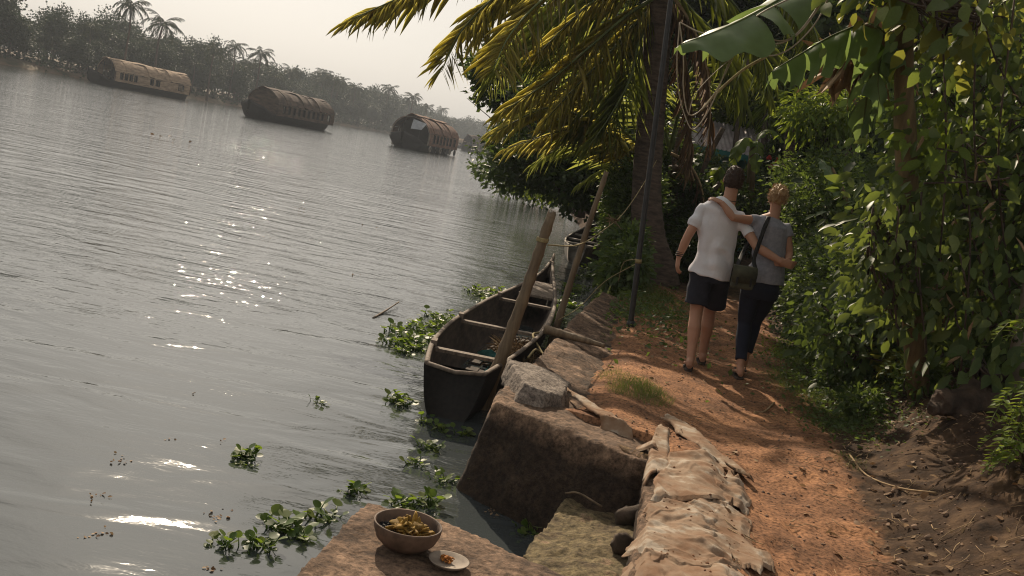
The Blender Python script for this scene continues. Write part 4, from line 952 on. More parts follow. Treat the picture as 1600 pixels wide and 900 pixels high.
def frond_leaf(P, n, ll, wid=.05, hang=.6, rs=RN, kind='narrow', taper=True):
    P = np.array([tuple(p) for p in P]); u = np.linspace(.10, .995, n); q = np.stack([np.interp(u, np.linspace(0, 1, len(P)), P[:, k]) for k in range(3)], 1)
    t = np.gradient(q, axis=0); t /= np.linalg.norm(t, axis=1)[:, None]
    s = np.cross(t, [0, 0, 1.]); s /= np.linalg.norm(s, axis=1)[:, None]+1e-6
    L_ = ll*(np.sin(np.pi*(.12+.80*u))**.7 if taper else 1)
    V, F = [], []; k0 = 0
    for sg in (-1, 1):
        d = t*.75+s*sg*.75; d = d/np.linalg.norm(d, axis=1)[:, None]; d[:, 2] -= hang*(.7+.6*rs.rand(n)); d += rs.normal(size=(n, 3))*.10
        uv = np.cross(d, t)*sg; uv[:, 2] += .2; d += rs.normal(size=(n, 3))*.12; 
        v, f = leaves(q, d, uv+rs.normal(size=(n, 3))*.15, L_*(.65+.5*rs.rand(n)), kind, wid*8/ll if ll > 0 else 1)
        V.append(v); F.append(f+k0); k0 += len(v)
    return np.concatenate(V), np.concatenate(F)
def farpalm(seed, h):
    rs = np.random.RandomState(seed); V, F = [], []; k0 = 0
    for i in range(17):
        P = np.array(frond_pts(i*2.4+rs.rand()*.5, 1.2+1.2*rs.rand(), 3.6+rs.rand()*.8, 9, 1.15-.095*i)); P[:, 2] += h
        v, f = frond_leaf(P, 16, 1.0, .05, .55, rs); V.append(v); F.append(f+k0); k0 += len(v)
        a, b = tube(P.tolist(), [.05]*8+[.02], 4); b = np.array([q for q in b if len(q) == 4]); b = np.concatenate([b[:, :3], b[:, [0, 2, 3]]])+k0
        V.append(np.array([tuple(p) for p in a])); F.append(b); k0 += len(a)
    fr = mesh('crown', np.concatenate(V), np.concatenate(F), LF_farpalm)
    m = MB(); m.tube([(0, 0, -.6), (.25*math.sin(seed), .1, h*.35), (.35*math.sin(seed), .1, h*.7), (0, 0, h)], [.26, .18, .15, .13], 7)
    return fr, mesh('trunk', m.v, m.f, M_bark)
TREES = [(crown_mesh(40+i, 3.3+.5*(i % 3), 2.0+.4*(i % 2), 8.2+.8*(i % 3), 260, 20, .36, LF_far), trunk_mesh(i, 6.5, .24)) for i in range(6)]
PALMS = [farpalm(70+i, 8+1.3*i) for i in range(4)]
def fartree(x, y, z, kind, i, s, label, group, cat):
    cr_, tr_ = (TREES if kind == 't' else PALMS)[i]
    root = thing('broadleaf_tree' if kind == 't' else 'coconut_palm', label, cat, (x, y, z), group)
    root.rotation_euler = (rnd.uniform(-.05, .05), rnd.uniform(-.05, .05), rnd.random()*6.28); root.scale = (s, s, s*rnd.uniform(.9, 1.1))
    for nm_, me in (('crown', cr_), ('trunk', tr_)):
        o = bpy.data.objects.new(nm_, me); COL.objects.link(o); o.parent = root
rnd.seed(5)
t = 70.
while t < FBL:
    x, y, a, b = fbp(t); D = math.hypot(x, y); sc_ = 1.0 if D < 200 else 1.12 if D < 300 else 1.3
    for d0, q in ((4, .72), (9, .95), (14, 1.05), (20, 1.12)):
        d = d0+rnd.uniform(-2, 2); tx = x+a*d+rnd.uniform(-2, 2)*b; ty = y+b*d+rnd.uniform(-2, 2)*a
        s = q*sc_*rnd.uniform(.75, 1.12)*(1.25 if D < 165 else .92 if D < 300 else 1.0)
        fartree(tx, ty, .0, 't', rnd.randrange(6), s, 'dusky broadleaf tree in the tree line along the far bank', 'broadleaf trees lining the far bank', 'tree')
    for _ in range(1 if rnd.random() < .6 else 2):
        d = rnd.uniform(2, 16); fartree(x+a*d, y+b*d, .2, 'p', rnd.randrange(4), sc_*rnd.choice([rnd.uniform(.6, .85), rnd.uniform(.8, .98)])*(.8 if D < 230 else 1), 'coconut palm among the trees along the far bank', 'coconut palms lining the far bank', 'palm')
    t += 5.2 if D < 220 else 8 if D < 400 else 12
for px, py, D, i, lb in [(205, 10, 150, 3, 'tallest far coconut palm rising above the trees behind the leftmost houseboat'), (255, 38, 165, 1, 'far palm just right of the tallest one'), (335, 80, 185, 1, 'drooping far palm between the left and middle houseboats'),
                     (408, 85, 200, 2, 'far palm sticking up above the middle houseboat'), (646, 152, 310, 3, 'slender far palm with bare trunk above the reddish houseboat'), (668, 168, 330, 2, 'lower far palm right of the slender one')]:
    p = Q(px, py, D); h = 8+1.3*i; s = (p.z-.2)/h
    cr_, tr_ = PALMS[i]; root = thing('coconut_palm', lb, 'palm', (p.x, D, .2)); root.scale = (s, s, s); root.rotation_euler = (0, 0, px)
    for nm_, me in (('crown', cr_), ('trunk', tr_)):
        o = bpy.data.objects.new(nm_, me); COL.objects.link(o); o.parent = root
# understorey shrubs along the far waterline
rs = np.random.RandomState(2); cl = []
for i in range(900):
    x, y, a, b = fbp(60+rs.rand()**1.2*(FBL-60)); d = rs.uniform(1, 6); cl.append((x+a*d, y+b*d, .2+rs.rand()*1.6))
v, f = cloud(np.array(cl), 26, .5, 1.5, 'kite', .2, None, rs, 1.6)
tag(obj('shoreline_scrub', v, f, LF_far), 'low scrub growing along the far waterline', kind='stuff')
# ================================================================== NEAR PALM
def palm_trunk(P, R_, par, name='trunk'):
    P = smoothpath(P, 10); m = len(P); R2 = [float(np.interp(i, np.linspace(0, m-1, len(R_)), R_))*(1+.035*(i % 2)) for i in range(m)]
    return MB().tube(P, R2, 20).obj(name, M_bark, par)
PY = 16.
pm = thing('coconut_palm', 'coconut palm with ringed flared trunk and drooping golden fronds at the path', 'palm', tuple(G(1020, 432)))
tk = palm_trunk([Q(1018, 445, PY), Q(1018, 415, PY), Q(1013, 370, PY), Q(1010, 300, PY), Q(1016, 200, PY), Q(1024, 100, PY), Q(1032, -10, PY), Q(1042, -90, PY)], [.46, .38, .27, .23, .215, .21, .20, .17], pm)
CR = Q(1040, -70, PY)
def frond(par, pts, mt, ll=.75, hang=.8, wid=.03, n=None, r=.035, seed=0, dens=16):
    P = smoothpath(pts, 8); ln = sum((P[i+1]-P[i]).length for i in range(len(P)-1)); n = n or int(ln*dens)
    rs = np.random.RandomState(seed+int(ln*100)); v, f = frond_leaf(P, n, ll, wid, hang, rs)
    o = obj('frond', v, f, mt, par); 
    R_ = [r*(1-.85*i/(len(P)-1)) for i in range(len(P))]
    MB().tube(P, R_, 6).obj('rachis', M_stem if mt is not LF_palmdead else M_straw, o); return o
def FR(par, pts, y0, y1, mt=None, **k):
    k['ll'] = k['ll']*1.12; k['wid'] = .0095; k['dens'] = k.get('dens', 18)*.9; k['hang'] = k['hang']*.72
    n = len(pts)-1; P = [Q(p[0], p[1], y0+(y1-y0)*i/n) for i, p in enumerate(pts)]; return frond(par, P, mt or LF_palm, **k)
FR(pm, [(1030, -60), (920, -95), (780, -70), (650, -15), (545, 32)], 16, 13.5, ll=.85, hang=.5, seed=1, dens=16)
FR(pm, [(1030, -60), (900, -60), (790, -15), (720, 50), (690, 112)], 16, 14.5, ll=.75, hang=.45, seed=2, dens=17)
FR(pm, [(1030, -40), (940, -50), (860, -10), (800, 50), (770, 110)], 16, 13.2, ll=.8, hang=.45, seed=3, dens=17)
FR(pm, [(1035, -10), (985, 20), (925, 70), (860, 125), (780, 178)], 16, 14.2, ll=.75, hang=.55, seed=4, dens=24)
FR(pm, [(1035, 0), (990, 40), (950, 85), (905, 130), (850, 190)], 16, 15.2, ll=.8, hang=.5, seed=5, dens=22)
FR(pm, [(1040, -40), (1000, -60), (900, -20), (850, 40), (830, 100)], 16, 17.5, LF_palmg, ll=.8, hang=.6, seed=6)
FR(pm, [(1035, -20), (970, -30), (880, 10), (800, 75), (760, 140)], 16, 17.2, LF_palmg, ll=.8, hang=.7, seed=7)
FR(pm, [(1040, -20), (1000, 30), (960, 120), (930, 180), (880, 215)], 16, 17, LF_palmg, ll=.85, hang=.8, seed=8)
FR(pm, [(1040, -60), (1100, -100), (1200, -60), (1260, 20), (1290, 100)], 16, 14, LF_palmg, ll=.85, hang=.8, seed=9)
FR(pm, [(1040, -40), (1090, -40), (1150, 10), (1190, 80), (1200, 150)], 16, 15, LF_palmg, ll=.8, hang=.8, seed=10)
FR(pm, [(1040, -20), (1075, 30), (1100, 90), (1110, 160), (1105, 230)], 16, 15.5, LF_palmdead, ll=.6, hang=1.1, seed=11)
FR(pm, [(1040, -20), (1062, 50), (1075, 130), (1078, 210), (1070, 280)], 16, 16.2, LF_palmdead, ll=.55, hang=1.2, seed=12)
FR(pm, [(1040, -60), (1060, -180), (1100, -300), (1160, -330), (1260, -300)], 16, 12.5, LF_palmg, ll=.85, hang=.8, seed=14)
FR(pm, [(1040, -60), (1070, -120), (1110, -180), (1140, -230), (1150, -260)], 16, 11.5, LF_palmg, ll=.85, hang=.9, seed=16)
FR(pm, [(1040, -60), (960, -170), (860, -230), (760, -215), (690, -150)], 16, 13.2, ll=.85, hang=.8, seed=17)  # unseen frond above the view, added to shade the path
FR(pm, [(1040, -60), (990, -30), (930, 0), (880, 45), (845, 80)], 16, 14.8, ll=.8, hang=.7, seed=51)
FR(pm, [(1035, -50), (950, -70), (850, -45), (770, 10), (745, 60)], 16, 15.4, ll=.8, hang=.7, seed=52)
FR(pm, [(1035, 0), (1000, 60), (985, 120), (960, 170), (920, 230)], 16, 15, LF_palmg, ll=.8, hang=.8, seed=53)
FR(pm, [(1035, -20), (960, 0), (900, 50), (840, 60), (780, 95)], 16, 16.8, LF_palmg, ll=.8, hang=.7, seed=54)
FR(pm, [(1040, -40), (1075, 10), (1125, 60), (1150, 110), (1160, 170)], 16, 16.5, LF_palmg, ll=.8, hang=.7, seed=55)
# a smaller palm behind, its fronds reaching low over the water
p2 = thing('coconut_palm', 'young coconut palm behind the ringed trunk, low fronds over the water', 'palm', (2.9, 18.6, 0))
palm_trunk([(2.9, 18.6, -.1), (2.8, 18.6, .6), (2.65, 18.5, 1.2), (2.5, 18.4, 1.9)], [.24, .2, .17, .14], p2)
c2_ = (2.5, 18.4)
FR(p2, [(1035, 240), (985, 232), (930, 195), (860, 168), (775, 205)], 18.2, 15.5, ll=.85, hang=.5, seed=21, dens=24)
FR(p2, [(1035, 250), (1000, 240), (960, 212), (900, 200), (790, 232)], 18.2, 16.5, ll=.8, hang=.5, seed=22, dens=22)
FR(p2, [(1035, 245), (985, 215), (930, 160), (880, 140), (790, 165)], 18.2, 16.8, ll=.85, hang=.7, seed=61, dens=22)
FR(p2, [(1035, 250), (990, 262), (940, 235), (890, 225), (830, 258)], 18.2, 17, LF_palmg, ll=.7, hang=.7, seed=62)
FR(p2, [(1040, 240), (1000, 170), (950, 110), (880, 85), (800, 100)], 18.2, 17, LF_palmg, ll=.9, hang=.6, seed=23)
FR(p2, [(1045, 230), (1020, 130), (960, 50), (880, 20), (790, 40)], 18.2, 18, LF_palmg, ll=.9, hang=.6, seed=24)
FR(p2, [(1050, 230), (1070, 130), (1120, 60), (1180, 60), (1240, 100)], 18.2, 18.5, LF_palmg, ll=.9, hang=.6, seed=25)
FR(p2, [(1045, 240), (1060, 180), (1080, 140), (1110, 130), (1140, 160)], 18.2, 16.8, LF_palmg, ll=.6, hang=.45, seed=27)
FR(p2, [(1040, 240), (1020, 260), (990, 270), (950, 262), (900, 290)], 18.2, 18.5, LF_palmg, ll=.6, hang=.6, seed=28)
FR(p2, [(1048, 240), (1075, 255), (1095, 290), (1100, 330), (1098, 370)], 18.2, 17.5, LF_palmdead, ll=.5, hang=1, seed=29)
for i, (a, b) in enumerate([((1063, 300), (1092, 150)), ((1052, 330), (1066, 190)), ((1045, 410), (1125, 285)), ((1080, 330), (1130, 200))]):
    P = [Q(a[0], a[1]+25, 19), Q((a[0]+b[0])/2-6, (a[1]+b[1])/2, 19), Q(*b, 19)]
    tag(MB().tube(smoothpath(P, 6), .05, 7).obj('bare_stem', M_bark), ['slanting bare stem left in the tangle behind the ringed palm trunk', 'thin upright bare stem closest to the ringed palm trunk', 'long bare stem leaning right, lowest behind the palm', 'bare stem leaning right just left of the man'][i], 'stem')
# third palm, bright, over the houses
p3 = thing('coconut_palm', 'bright green young palm in front of the corrugated roof', 'palm', tuple(Q(1240, 260, 23)))
palm_trunk([Q(1232, 330, 23), Q(1234, 250, 23), Q(1236, 190, 23)], [.2, .15, .12], p3)
for i, pts in enumerate([[(1236, 185), (1215, 130), (1190, 120), (1160, 150)], [(1236, 185), (1240, 110), (1225, 70), (1200, 70)], [(1236, 185), (1260, 120), (1290, 110), (1320, 150)], [(1236, 185), (1222, 150), (1205, 160), (1195, 200)], [(1236, 185), (1250, 150), (1270, 150), (1290, 190)]]):
    FR(p3, pts, 23, 22, LF_bright, ll=.75, hang=.6, seed=30+i)

# ================================================================== NEAR TREES, SHRUBS
def bush(name, label, cat, base, blobs, mt, leaf, ncl, per, stems=3, seed=0, kind='kite', spread=None, droop=.35, wid=1., clip=None, stem_r=.03, group=None, smat=None):
    """blobs: list of (centre, radii); foliage in clumps on real stems"""
    rs = np.random.RandomState(seed); root = thing(name, label, cat, tuple(base), group)
    vol = np.array([b[1][0]*b[1][1]+b[1][1]*b[1][2]+b[1][0]*b[1][2] for b in blobs]); vol = vol/vol.sum()
    cl = np.concatenate([ellclumps(b[0], b[1], max(3, int(ncl*k)), .55, rs, .35) for b, k in zip(blobs, vol)])
    gz = hgt(cl[:, 0], cl[:, 1]); cl = cl[(cl[:, 2] > np.maximum(gz, WZ)+.04)]
    if clip is not None: cl = cl[clip(cl)]
    cc = np.mean([b[0] for b in blobs], axis=0)
    v, f = cloud(cl, per, leaf, spread or leaf*1.7, kind, droop, cc, rs, wid); obj('foliage', v, f, mt, root)
    m = MB()
    for i in range(max(stems, len(blobs))):
        b = Vector(blobs[i % len(blobs)][0]); g0 = Vector(base)+Vector((rs.uniform(-.1, .1), rs.uniform(-.1, .1), -.05)); mid = g0.lerp(b, .5)+Vector((rs.uniform(-.2, .2), rs.uniform(-.2, .2), .1))
        P = smoothpath([g0, mid, b], 4); m.tube(P, [stem_r*(1-.75*j/(len(P)-1)) for j in range(len(P))], 6)
        for j in range(5):
            e = b+Vector((rs.normal(), rs.normal(), abs(rs.normal())))*Vector(blobs[i % len(blobs)][1]).length*.35; m.tube([P[-3], (P[-2]+e)/2, e], [stem_r*.35, stem_r*.25, stem_r*.1], 4)
    m.obj('trunk', smat or M_bark2, root)
    return root
QV = lambda px, py, y: tuple(Q(px, py, y))
# dark tree reaching over the river behind the palm
bush('broadleaf_tree', 'dark broadleaf tree overhanging the river behind the palm fronds', 'tree', (2.9, 21, 0), [(QV(870, 250, 20.5), (1.25, 1.2, .65)), (QV(960, 230, 20.5), (1.2, 1.3, 1.0)), (QV(930, 290, 20), (1.0, 1.0, .5)), (QV(1010, 270, 20), (1., 1., .9)), (QV(820, 262, 20.5), (.75, .8, .42)), (QV(890, 170, 22), (1.2, 1.2, .8))], LF_dark, .13, 620, 26, seed=1, stem_r=.12, wid=1.3)
bush('broadleaf_tree', 'airy rounded tree against the sky left of the palm', 'tree', (2.9, 25, 0), [(QV(790, 112, 24), (.85, .9, .75)), (QV(765, 140, 24), (.45, .5, .35)), (QV(850, 110, 24.5), (1.2, 1., 1.1)), (QV(930, 100, 25), (1.4, 1.2, 1.5)), (QV(850, 180, 24), (1.1, 1., .9)), (QV(748, 100, 24), (.28, .3, .14))], LF_dark, .15, 520, 18, seed=2, stem_r=.12, wid=1.35)
# shrubs down the bank, between water and palm
bush('riverside_shrub', 'leafy shrub on the bank left of the palm trunk', 'shrub', (1.75, 17.5, -.1), [(QV(982, 330, 16.8), (.4, .7, .45)), (QV(975, 370, 16.5), (.32, .7, .3)), (QV(992, 300, 17), (.5, .6, .5))], LF_mid, .085, 420, 22, seed=3)
bush('riverside_shrub', 'dark shrub above the small moored canoe', 'shrub', (2.5, 21, -.1), [(QV(975, 285, 20), (.6, .9, .4)), (QV(975, 300, 20), (.7, .8, .7)), (QV(915, 290, 21), (.5, .7, .22))], LF_dark, .10, 380, 24, seed=4)
bush('riverside_shrub', 'broad leaved weeds hanging from the bank by the pipe post', 'shrub', (1.55, 14.5, -.1), [(QV(978, 385, 14.6), (.22, .6, .28)), (QV(980, 410, 13.8), (.18, .5, .2)), (QV(960, 425, 14.2), (.16, .4, .12))], LF_mid, .10, 170, 20, seed=5, kind='oval')
bush('riverside_shrub', 'yellow green shrub far along the water under the dark tree', 'shrub', (2.6, 30, -.1), [(QV(880, 290, 29), (.9, 1., .35)), (QV(850, 290, 32), (.9, 1., .4))], LF_bright, .13, 160, 20, seed=6)
bush('riverside_shrub', 'dark bushes at the far bend of the near bank', 'shrub', (1.2, 48, 0), [(QV(815, 275, 48), (2.2, 3, 1.0)), (QV(850, 250, 44), (3, 3, 2.2)), (QV(800, 240, 52), (1.3, 2, .9))], LF_dark, .2, 300, 26, seed=7, stem_r=.15)
# dim undergrowth between palm and man
bush('undergrowth_shrub', 'dim undergrowth right of the palm trunk', 'shrub', (3.6, 19, .1), [(QV(1065, 340, 18.3), (.6, .6, .75)), (QV(1090, 380, 17.5), (.5, .5, .45)), (QV(1070, 400, 17), (.35, .4, .3))], LF_dark, .10, 420, 24, seed=8)
bush('undergrowth_shrub', 'dim bush behind the heads of the couple', 'shrub', (5.2, 21, .2), [(QV(1120, 320, 21), (.9, .9, .9)), (QV(1170, 345, 20), (.9, .8, .55)), (QV(1230, 345, 19.5), (1.0, .9, .6)), (QV(1085, 290, 23), (.7, 1., .6))], LF_dark, .11, 700, 24, seed=9)
bush('undergrowth_shrub', 'dark rounded shrub with red blossoms between the two houses', 'shrub', (6.2, 24, .2), [(QV(1228, 250, 24), (.5, .5, .5)), (QV(1245, 275, 24), (.6, .6, .5)), (QV(1250, 225, 24.5), (.35, .5, .4))], LF_dark, .13, 420, 24, seed=10)
bush('undergrowth_shrub', 'sunlit undergrowth right of the woman head', 'shrub', (6, 18, .3), [(QV(1290, 300, 17.5), (.9, .9, .6)), (QV(1340, 300, 17), (.9, .9, .7)), (QV(1300, 330, 16), (.8, .8, .6))], LF_mid, .10, 480, 22, seed=11)
bush('leafy_tree', 'bright drooping leaves lit by the sun above the right house', 'tree', (6.7, 19, .2), [(QV(1275, 185, 18), (.55, .6, .25)), (QV(1320, 180, 18), (.5, .6, .3)), (QV(1290, 165, 18.5), (.6, .6, .22))], LF_bright, .17, 90, 16, seed=12, kind='narrow', wid=1.5, droop=1.0)
bush('leafy_tree', 'yellow green tree top behind the corrugated roof', 'tree', (7, 34, .2), [(QV(1180, 170, 33), (1.3, 1, 1.2)), (QV(1230, 175, 34), (1.2, 1, 1.2)), (QV(1290, 130, 34), (2, 1, 1.5))], LF_mid, .2, 330, 22, seed=13, wid=1.3)
# back wall of trees so that only chinks of sky show
rs = np.random.RandomState(77)
for i, (px, py, y, r) in enumerate([(1010, 40, 30, 3), (1100, 10, 33, 3.2), (1180, -20, 34, 3.3), (1280, 10, 33, 3.4), (1380, 40, 28, 3.3), (1470, 60, 26, 3.2), (1570, 60, 24, 3.4), (1060, 180, 38, 2.8), (1390, 160, 35, 3.0), (1250, 190, 44, 3.0), (1480, 220, 22, 2.8), (1590, 240, 20, 2.8), (940, 60, 34, 2.6), (1210, 95, 40, 3.4), (1130, -150, 30, 3.6), (1300, -150, 28, 3.6), (1500, -120, 24, 3.6), (980, -100, 32, 3.)]):
    c = QV(px, py, y)
    bush('background_tree', 'dark tree filling the shade behind the path and houses', 'tree', (c[0]+.3, y, 0), [(c, (r, r*.8, r*.8)), ((c[0]-r*.4, y+.4, c[2]-r*.5), (r*.7, r*.6, r*.6)), ((c[0]+r*.5, y, c[2]+r*.3), (r*.6, r*.6, r*.6))], LF_dark, .24, 230, 20, seed=100+i, wid=1.3, stem_r=.14, group='dark trees behind the path')

# hedge along the right of the path
rnd.seed(31)
hs_ = []
for i, y in enumerate([18.5, 17, 15.6, 14.3, 13.1, 12.0, 11.0, 10.1]):
    x0 = float(xr(y))+.42; hh = 1.30-.045*i
    hs_.append((x0, y, hh))
HL_ = ['hedge bush farthest up the path beyond the couple', 'hedge bush second from the far end of the path', 'hedge bush third from the far end of the path', 'hedge bush level with the couple shoulders, top lit by sun', 'dense small leaved hedge bush just right of the woman shoulder', 'dense hedge bush right of the woman elbow', 'dense hedge bush right of the woman hip', 'nearest hedge bush, above the bright weeds']
for i, (x0, y, hh) in enumerate(hs_):
    bush('hedge_bush', HL_[i], 'bush', (x0+.3, y, .2), [((x0+.25, y, .35), (.55, .75, .5)), ((x0+.42, y, hh*.72), (.55, .75, .52)), ((x0+1.0, y, hh*.9), (.7, .8, .6)), ((x0+.05, y-.2, .22), (.3, .6, .28))], LF_mid if i % 3 else LF_dark, .055 if y < 14 else .075, 560, 24, seed=200+i, kind='kite', wid=1.5, droop=.5, spread=.13, stem_r=.025)

for px, py, r_, lb in [(1310, 590, .17, 'small leafy bush at the path edge below the hedge'), (1352, 640, .15, 'small green bush low on the dark slope, beside the weeds'), (1420, 655, .17, 'small green bush on the slope left of the root stump'), (1392, 615, .16, 'small green bush between hedge foot and yellow shrub')]:
    c = G(px, py, .15); gz = float(hgt(c.x, c.y)); bush('slope_bush', lb, 'bush', (c.x, c.y, gz), [((c.x, c.y, gz+r_*.75), (r_*1.2, r_*1.3, r_*.8))], LF_mid, .042, 46, 20, seed=int(px), wid=1.4, spread=.07, stem_r=.006)
# big leaved climber wall on the right
def leafwall(name, label, cat, base, pts, leaf, seed, nobj=0, mt=LF_big, mto=None, per=10, spread=.2, kind='oval', wid=1.15, droop=.9, stems=True, smat=None):
    """pts: clump centres; the nearest leaves are leaves of their own"""
    rs = np.random.RandomState(seed); root = thing(name, label, cat, tuple(base))
    c = np.repeat(np.asarray(pts), per, axis=0); n = len(c); off = rs.normal(size=(n, 3))*spread
    pos = c+off; d = off/spread*.5+rs.normal(size=(n, 3))*.45; d[:, 2] -= droop; d[:, 1] -= .25; d[:, 0] -= .25
    uv = rs.normal(size=(n, 3))*.5+np.array([-.55, -.75, .55]); sz = leaf*(.38+1.0*rs.rand(n)**1.2)
    order = np.argsort(pos[:, 0]*.6+pos[:, 1]); k = order[:nobj]; r_ = order[nobj:]
    v, f = leaves(pos[r_], d[r_], uv[r_], sz[r_], kind, wid)
    o = obj('foliage', v, f, mt, root); o['kind'] = 'stuff'
    tv, tf = T[kind]; tv = tv.copy(); tv[:, 1] *= wid; me = mesh('leaf', tv, tf, mto or LF_bigo)
    org = np.array(base)
    for j in k:
        X_ = d[j]/np.linalg.norm(d[j]); S_ = np.cross(uv[j], X_); S_ /= np.linalg.norm(S_); U_ = np.cross(X_, S_)
        m_ = Matrix(((X_[0], S_[0], U_[0], 0), (X_[1], S_[1], U_[1], 0), (X_[2], S_[2], U_[2], 0), (0, 0, 0, 1)))
        m_ = Matrix.Translation(pos[j]-org)@m_@Matrix.Scale(float(sz[j]), 4); inst('leaf', me, root, m_)
    if stems:
        m = MB()
        for i in range(90):
            a = Vector(pts[rs.randint(len(pts))]); b = Vector(pts[rs.randint(len(pts))])
            if (a-b).length > 1.3: continue
            m.tube(smoothpath([a, a.lerp(b, .5)+Vector((0, 0, -.08)), b], 3), .008, 4)
        if m.v: m.obj('stem', smat or M_bark2, root)['kind'] = 'stuff'
    return root
rs = np.random.RandomState(51)
def region(poly_px, n, y0, y1, seed):
    """points seen inside a picture polygon, at depths between y0 and y1"""
    rs = np.random.RandomState(seed); xs_ = [p[0] for p in poly_px]; ys_ = [p[1] for p in poly_px]; o = []
    while len(o) < n:
        px = rs.uniform(min(xs_), max(xs_)); py = rs.uniform(min(ys_), max(ys_)); c = False; j = len(poly_px)-1
        for i in range(len(poly_px)):
            a, b = poly_px[i], poly_px[j]
            if (a[1] > py) != (b[1] > py) and px < (b[0]-a[0])*(py-a[1])/(b[1]-a[1])+a[0]: c = not c
            j = i
        if c:
            p = Q(px, py, rs.uniform(y0, y1))
            if p.z > float(hgt(p.x, p.y))+.05: o.append(tuple(p))
    return o
leafwall('climber_thicket', 'thicket of large drooping glossy leaves filling the upper right', 'thicket', (4.2, 7.6, .4), region([(1445, 60), (1520, -60), (1800, -80), (1800, 520), (1600, 600), (1500, 560), (1450, 480), (1440, 300)], 300, 6.8, 8.3, 1), .125, 5, nobj=290, per=11, wid=.9)
leafwall('leafy_vine', 'vine with oval leaves hanging left of the pale banana stem', 'vine', (3.3, 8, .4), region([(1345, 330), (1385, 300), (1440, 320), (1450, 480), (1400, 520), (1350, 420)], 80, 6.9, 7.4, 14), .12, 25, nobj=120, per=8, wid=.9, spread=.12)
leafwall('narrow_leaf_shrub', 'dim shrub of long narrow leaves mixed into the right thicket', 'shrub', (4.4, 8.4, .4), region([(1480, 280), (1640, 200), (1800, 250), (1800, 560), (1600, 620), (1500, 580)], 170, 6.9, 8.2, 15), .15, 26, nobj=120, per=10, kind='narrow', wid=1.5, mt=LF_dark, mto=LF_bigo, spread=.2)
leafwall('fine_leaf_tree', 'small leaved branches filling the thicket top beside the banana stem', 'tree', (4.6, 9.6, .4), region([(1400, -60), (1650, -60), (1650, 180), (1500, 260), (1430, 200)], 150, 8.4, 9.6, 16), .075, 27, nobj=0, per=22, kind='kite', wid=1.2, mt=LF_mid, spread=.22)
leafwall('climber_thicket', 'hanging large leaves at middle right beside the hedge', 'thicket', (3.6, 9.3, .4), region([(1345, 320), (1420, 300), (1500, 380), (1510, 520), (1450, 560), (1380, 500), (1350, 420)], 110, 8.6, 9.8, 2), .115, 6, nobj=160, per=10, mt=LF_mid, wid=.9)
leafwall('climber_thicket', 'dim dense leaves behind the large leaved thicket', 'thicket', (5.2, 10, .4), region([(1400, -50), (1850, -50), (1850, 640), (1500, 640), (1410, 500), (1390, 300)], 420, 9.5, 11.5, 3), .16, 7, nobj=0, per=12, mt=LF_dark, spread=.3, stems=False)
leafwall('climber_thicket', 'sunlit big leaf sprays beside the banana stem', 'thicket', (3.4, 7.6, .4), region([(1440, 120), (1480, 130), (1500, 240), (1470, 290), (1445, 270)], 22, 6.8, 7.4, 4), .13, 8, nobj=90, per=5, mt=LF_bright, mto=LF_bright, spread=.14, stems=False, wid=.95)
leafwall('overhanging_branch', 'yellowish leafy branch hanging in at the top right', 'branch', (3.5, 7, 3.2), region([(1340, -60), (1600, -60), (1600, 30), (1480, 50), (1440, 60), (1430, 0), (1390, -10), (1350, 10)], 60, 6.2, 7.6, 5), .13, 9, nobj=120, per=7, mt=LF_yel, mto=LF_bigo, spread=.18)
leafwall('low_shrub', 'low leafy shrubs under the thicket along the dark slope', 'shrub', (3.5, 8.6, .4), region([(1260, 470), (1330, 470), (1480, 500), (1560, 560), (1520, 650), (1440, 660), (1350, 610), (1290, 570)], 230, 8.3, 9.4, 6), .075, 10, nobj=0, per=16, mt=LF_mid, spread=.11, stems=True)
leafwall('yellow_shrub', 'small shrub with yellow narrow leaves at the foot of the thicket', 'shrub', tuple(Q(1400, 590, 8.6)), region([(1385, 520), (1440, 530), (1450, 580), (1400, 600), (1375, 570)], 26, 8.1, 8.5, 7), .10, 11, nobj=70, per=9, mt=LF_yel, mto=LF_yel, kind='narrow', spread=.07, wid=1.5, droop=.2, stems=False)
leafwall('broad_leaf_plant', 'plant with a few broad pale leaves near the whitish trunk', 'plant', tuple(Q(1540, 620, 7)), region([(1510, 540), (1580, 540), (1590, 600), (1530, 610)], 10, 6.7, 7.1, 8), .14, 12, nobj=40, per=4, mt=LF_mid, mto=LF_mid, spread=.07, droop=.3, wid=1.4)
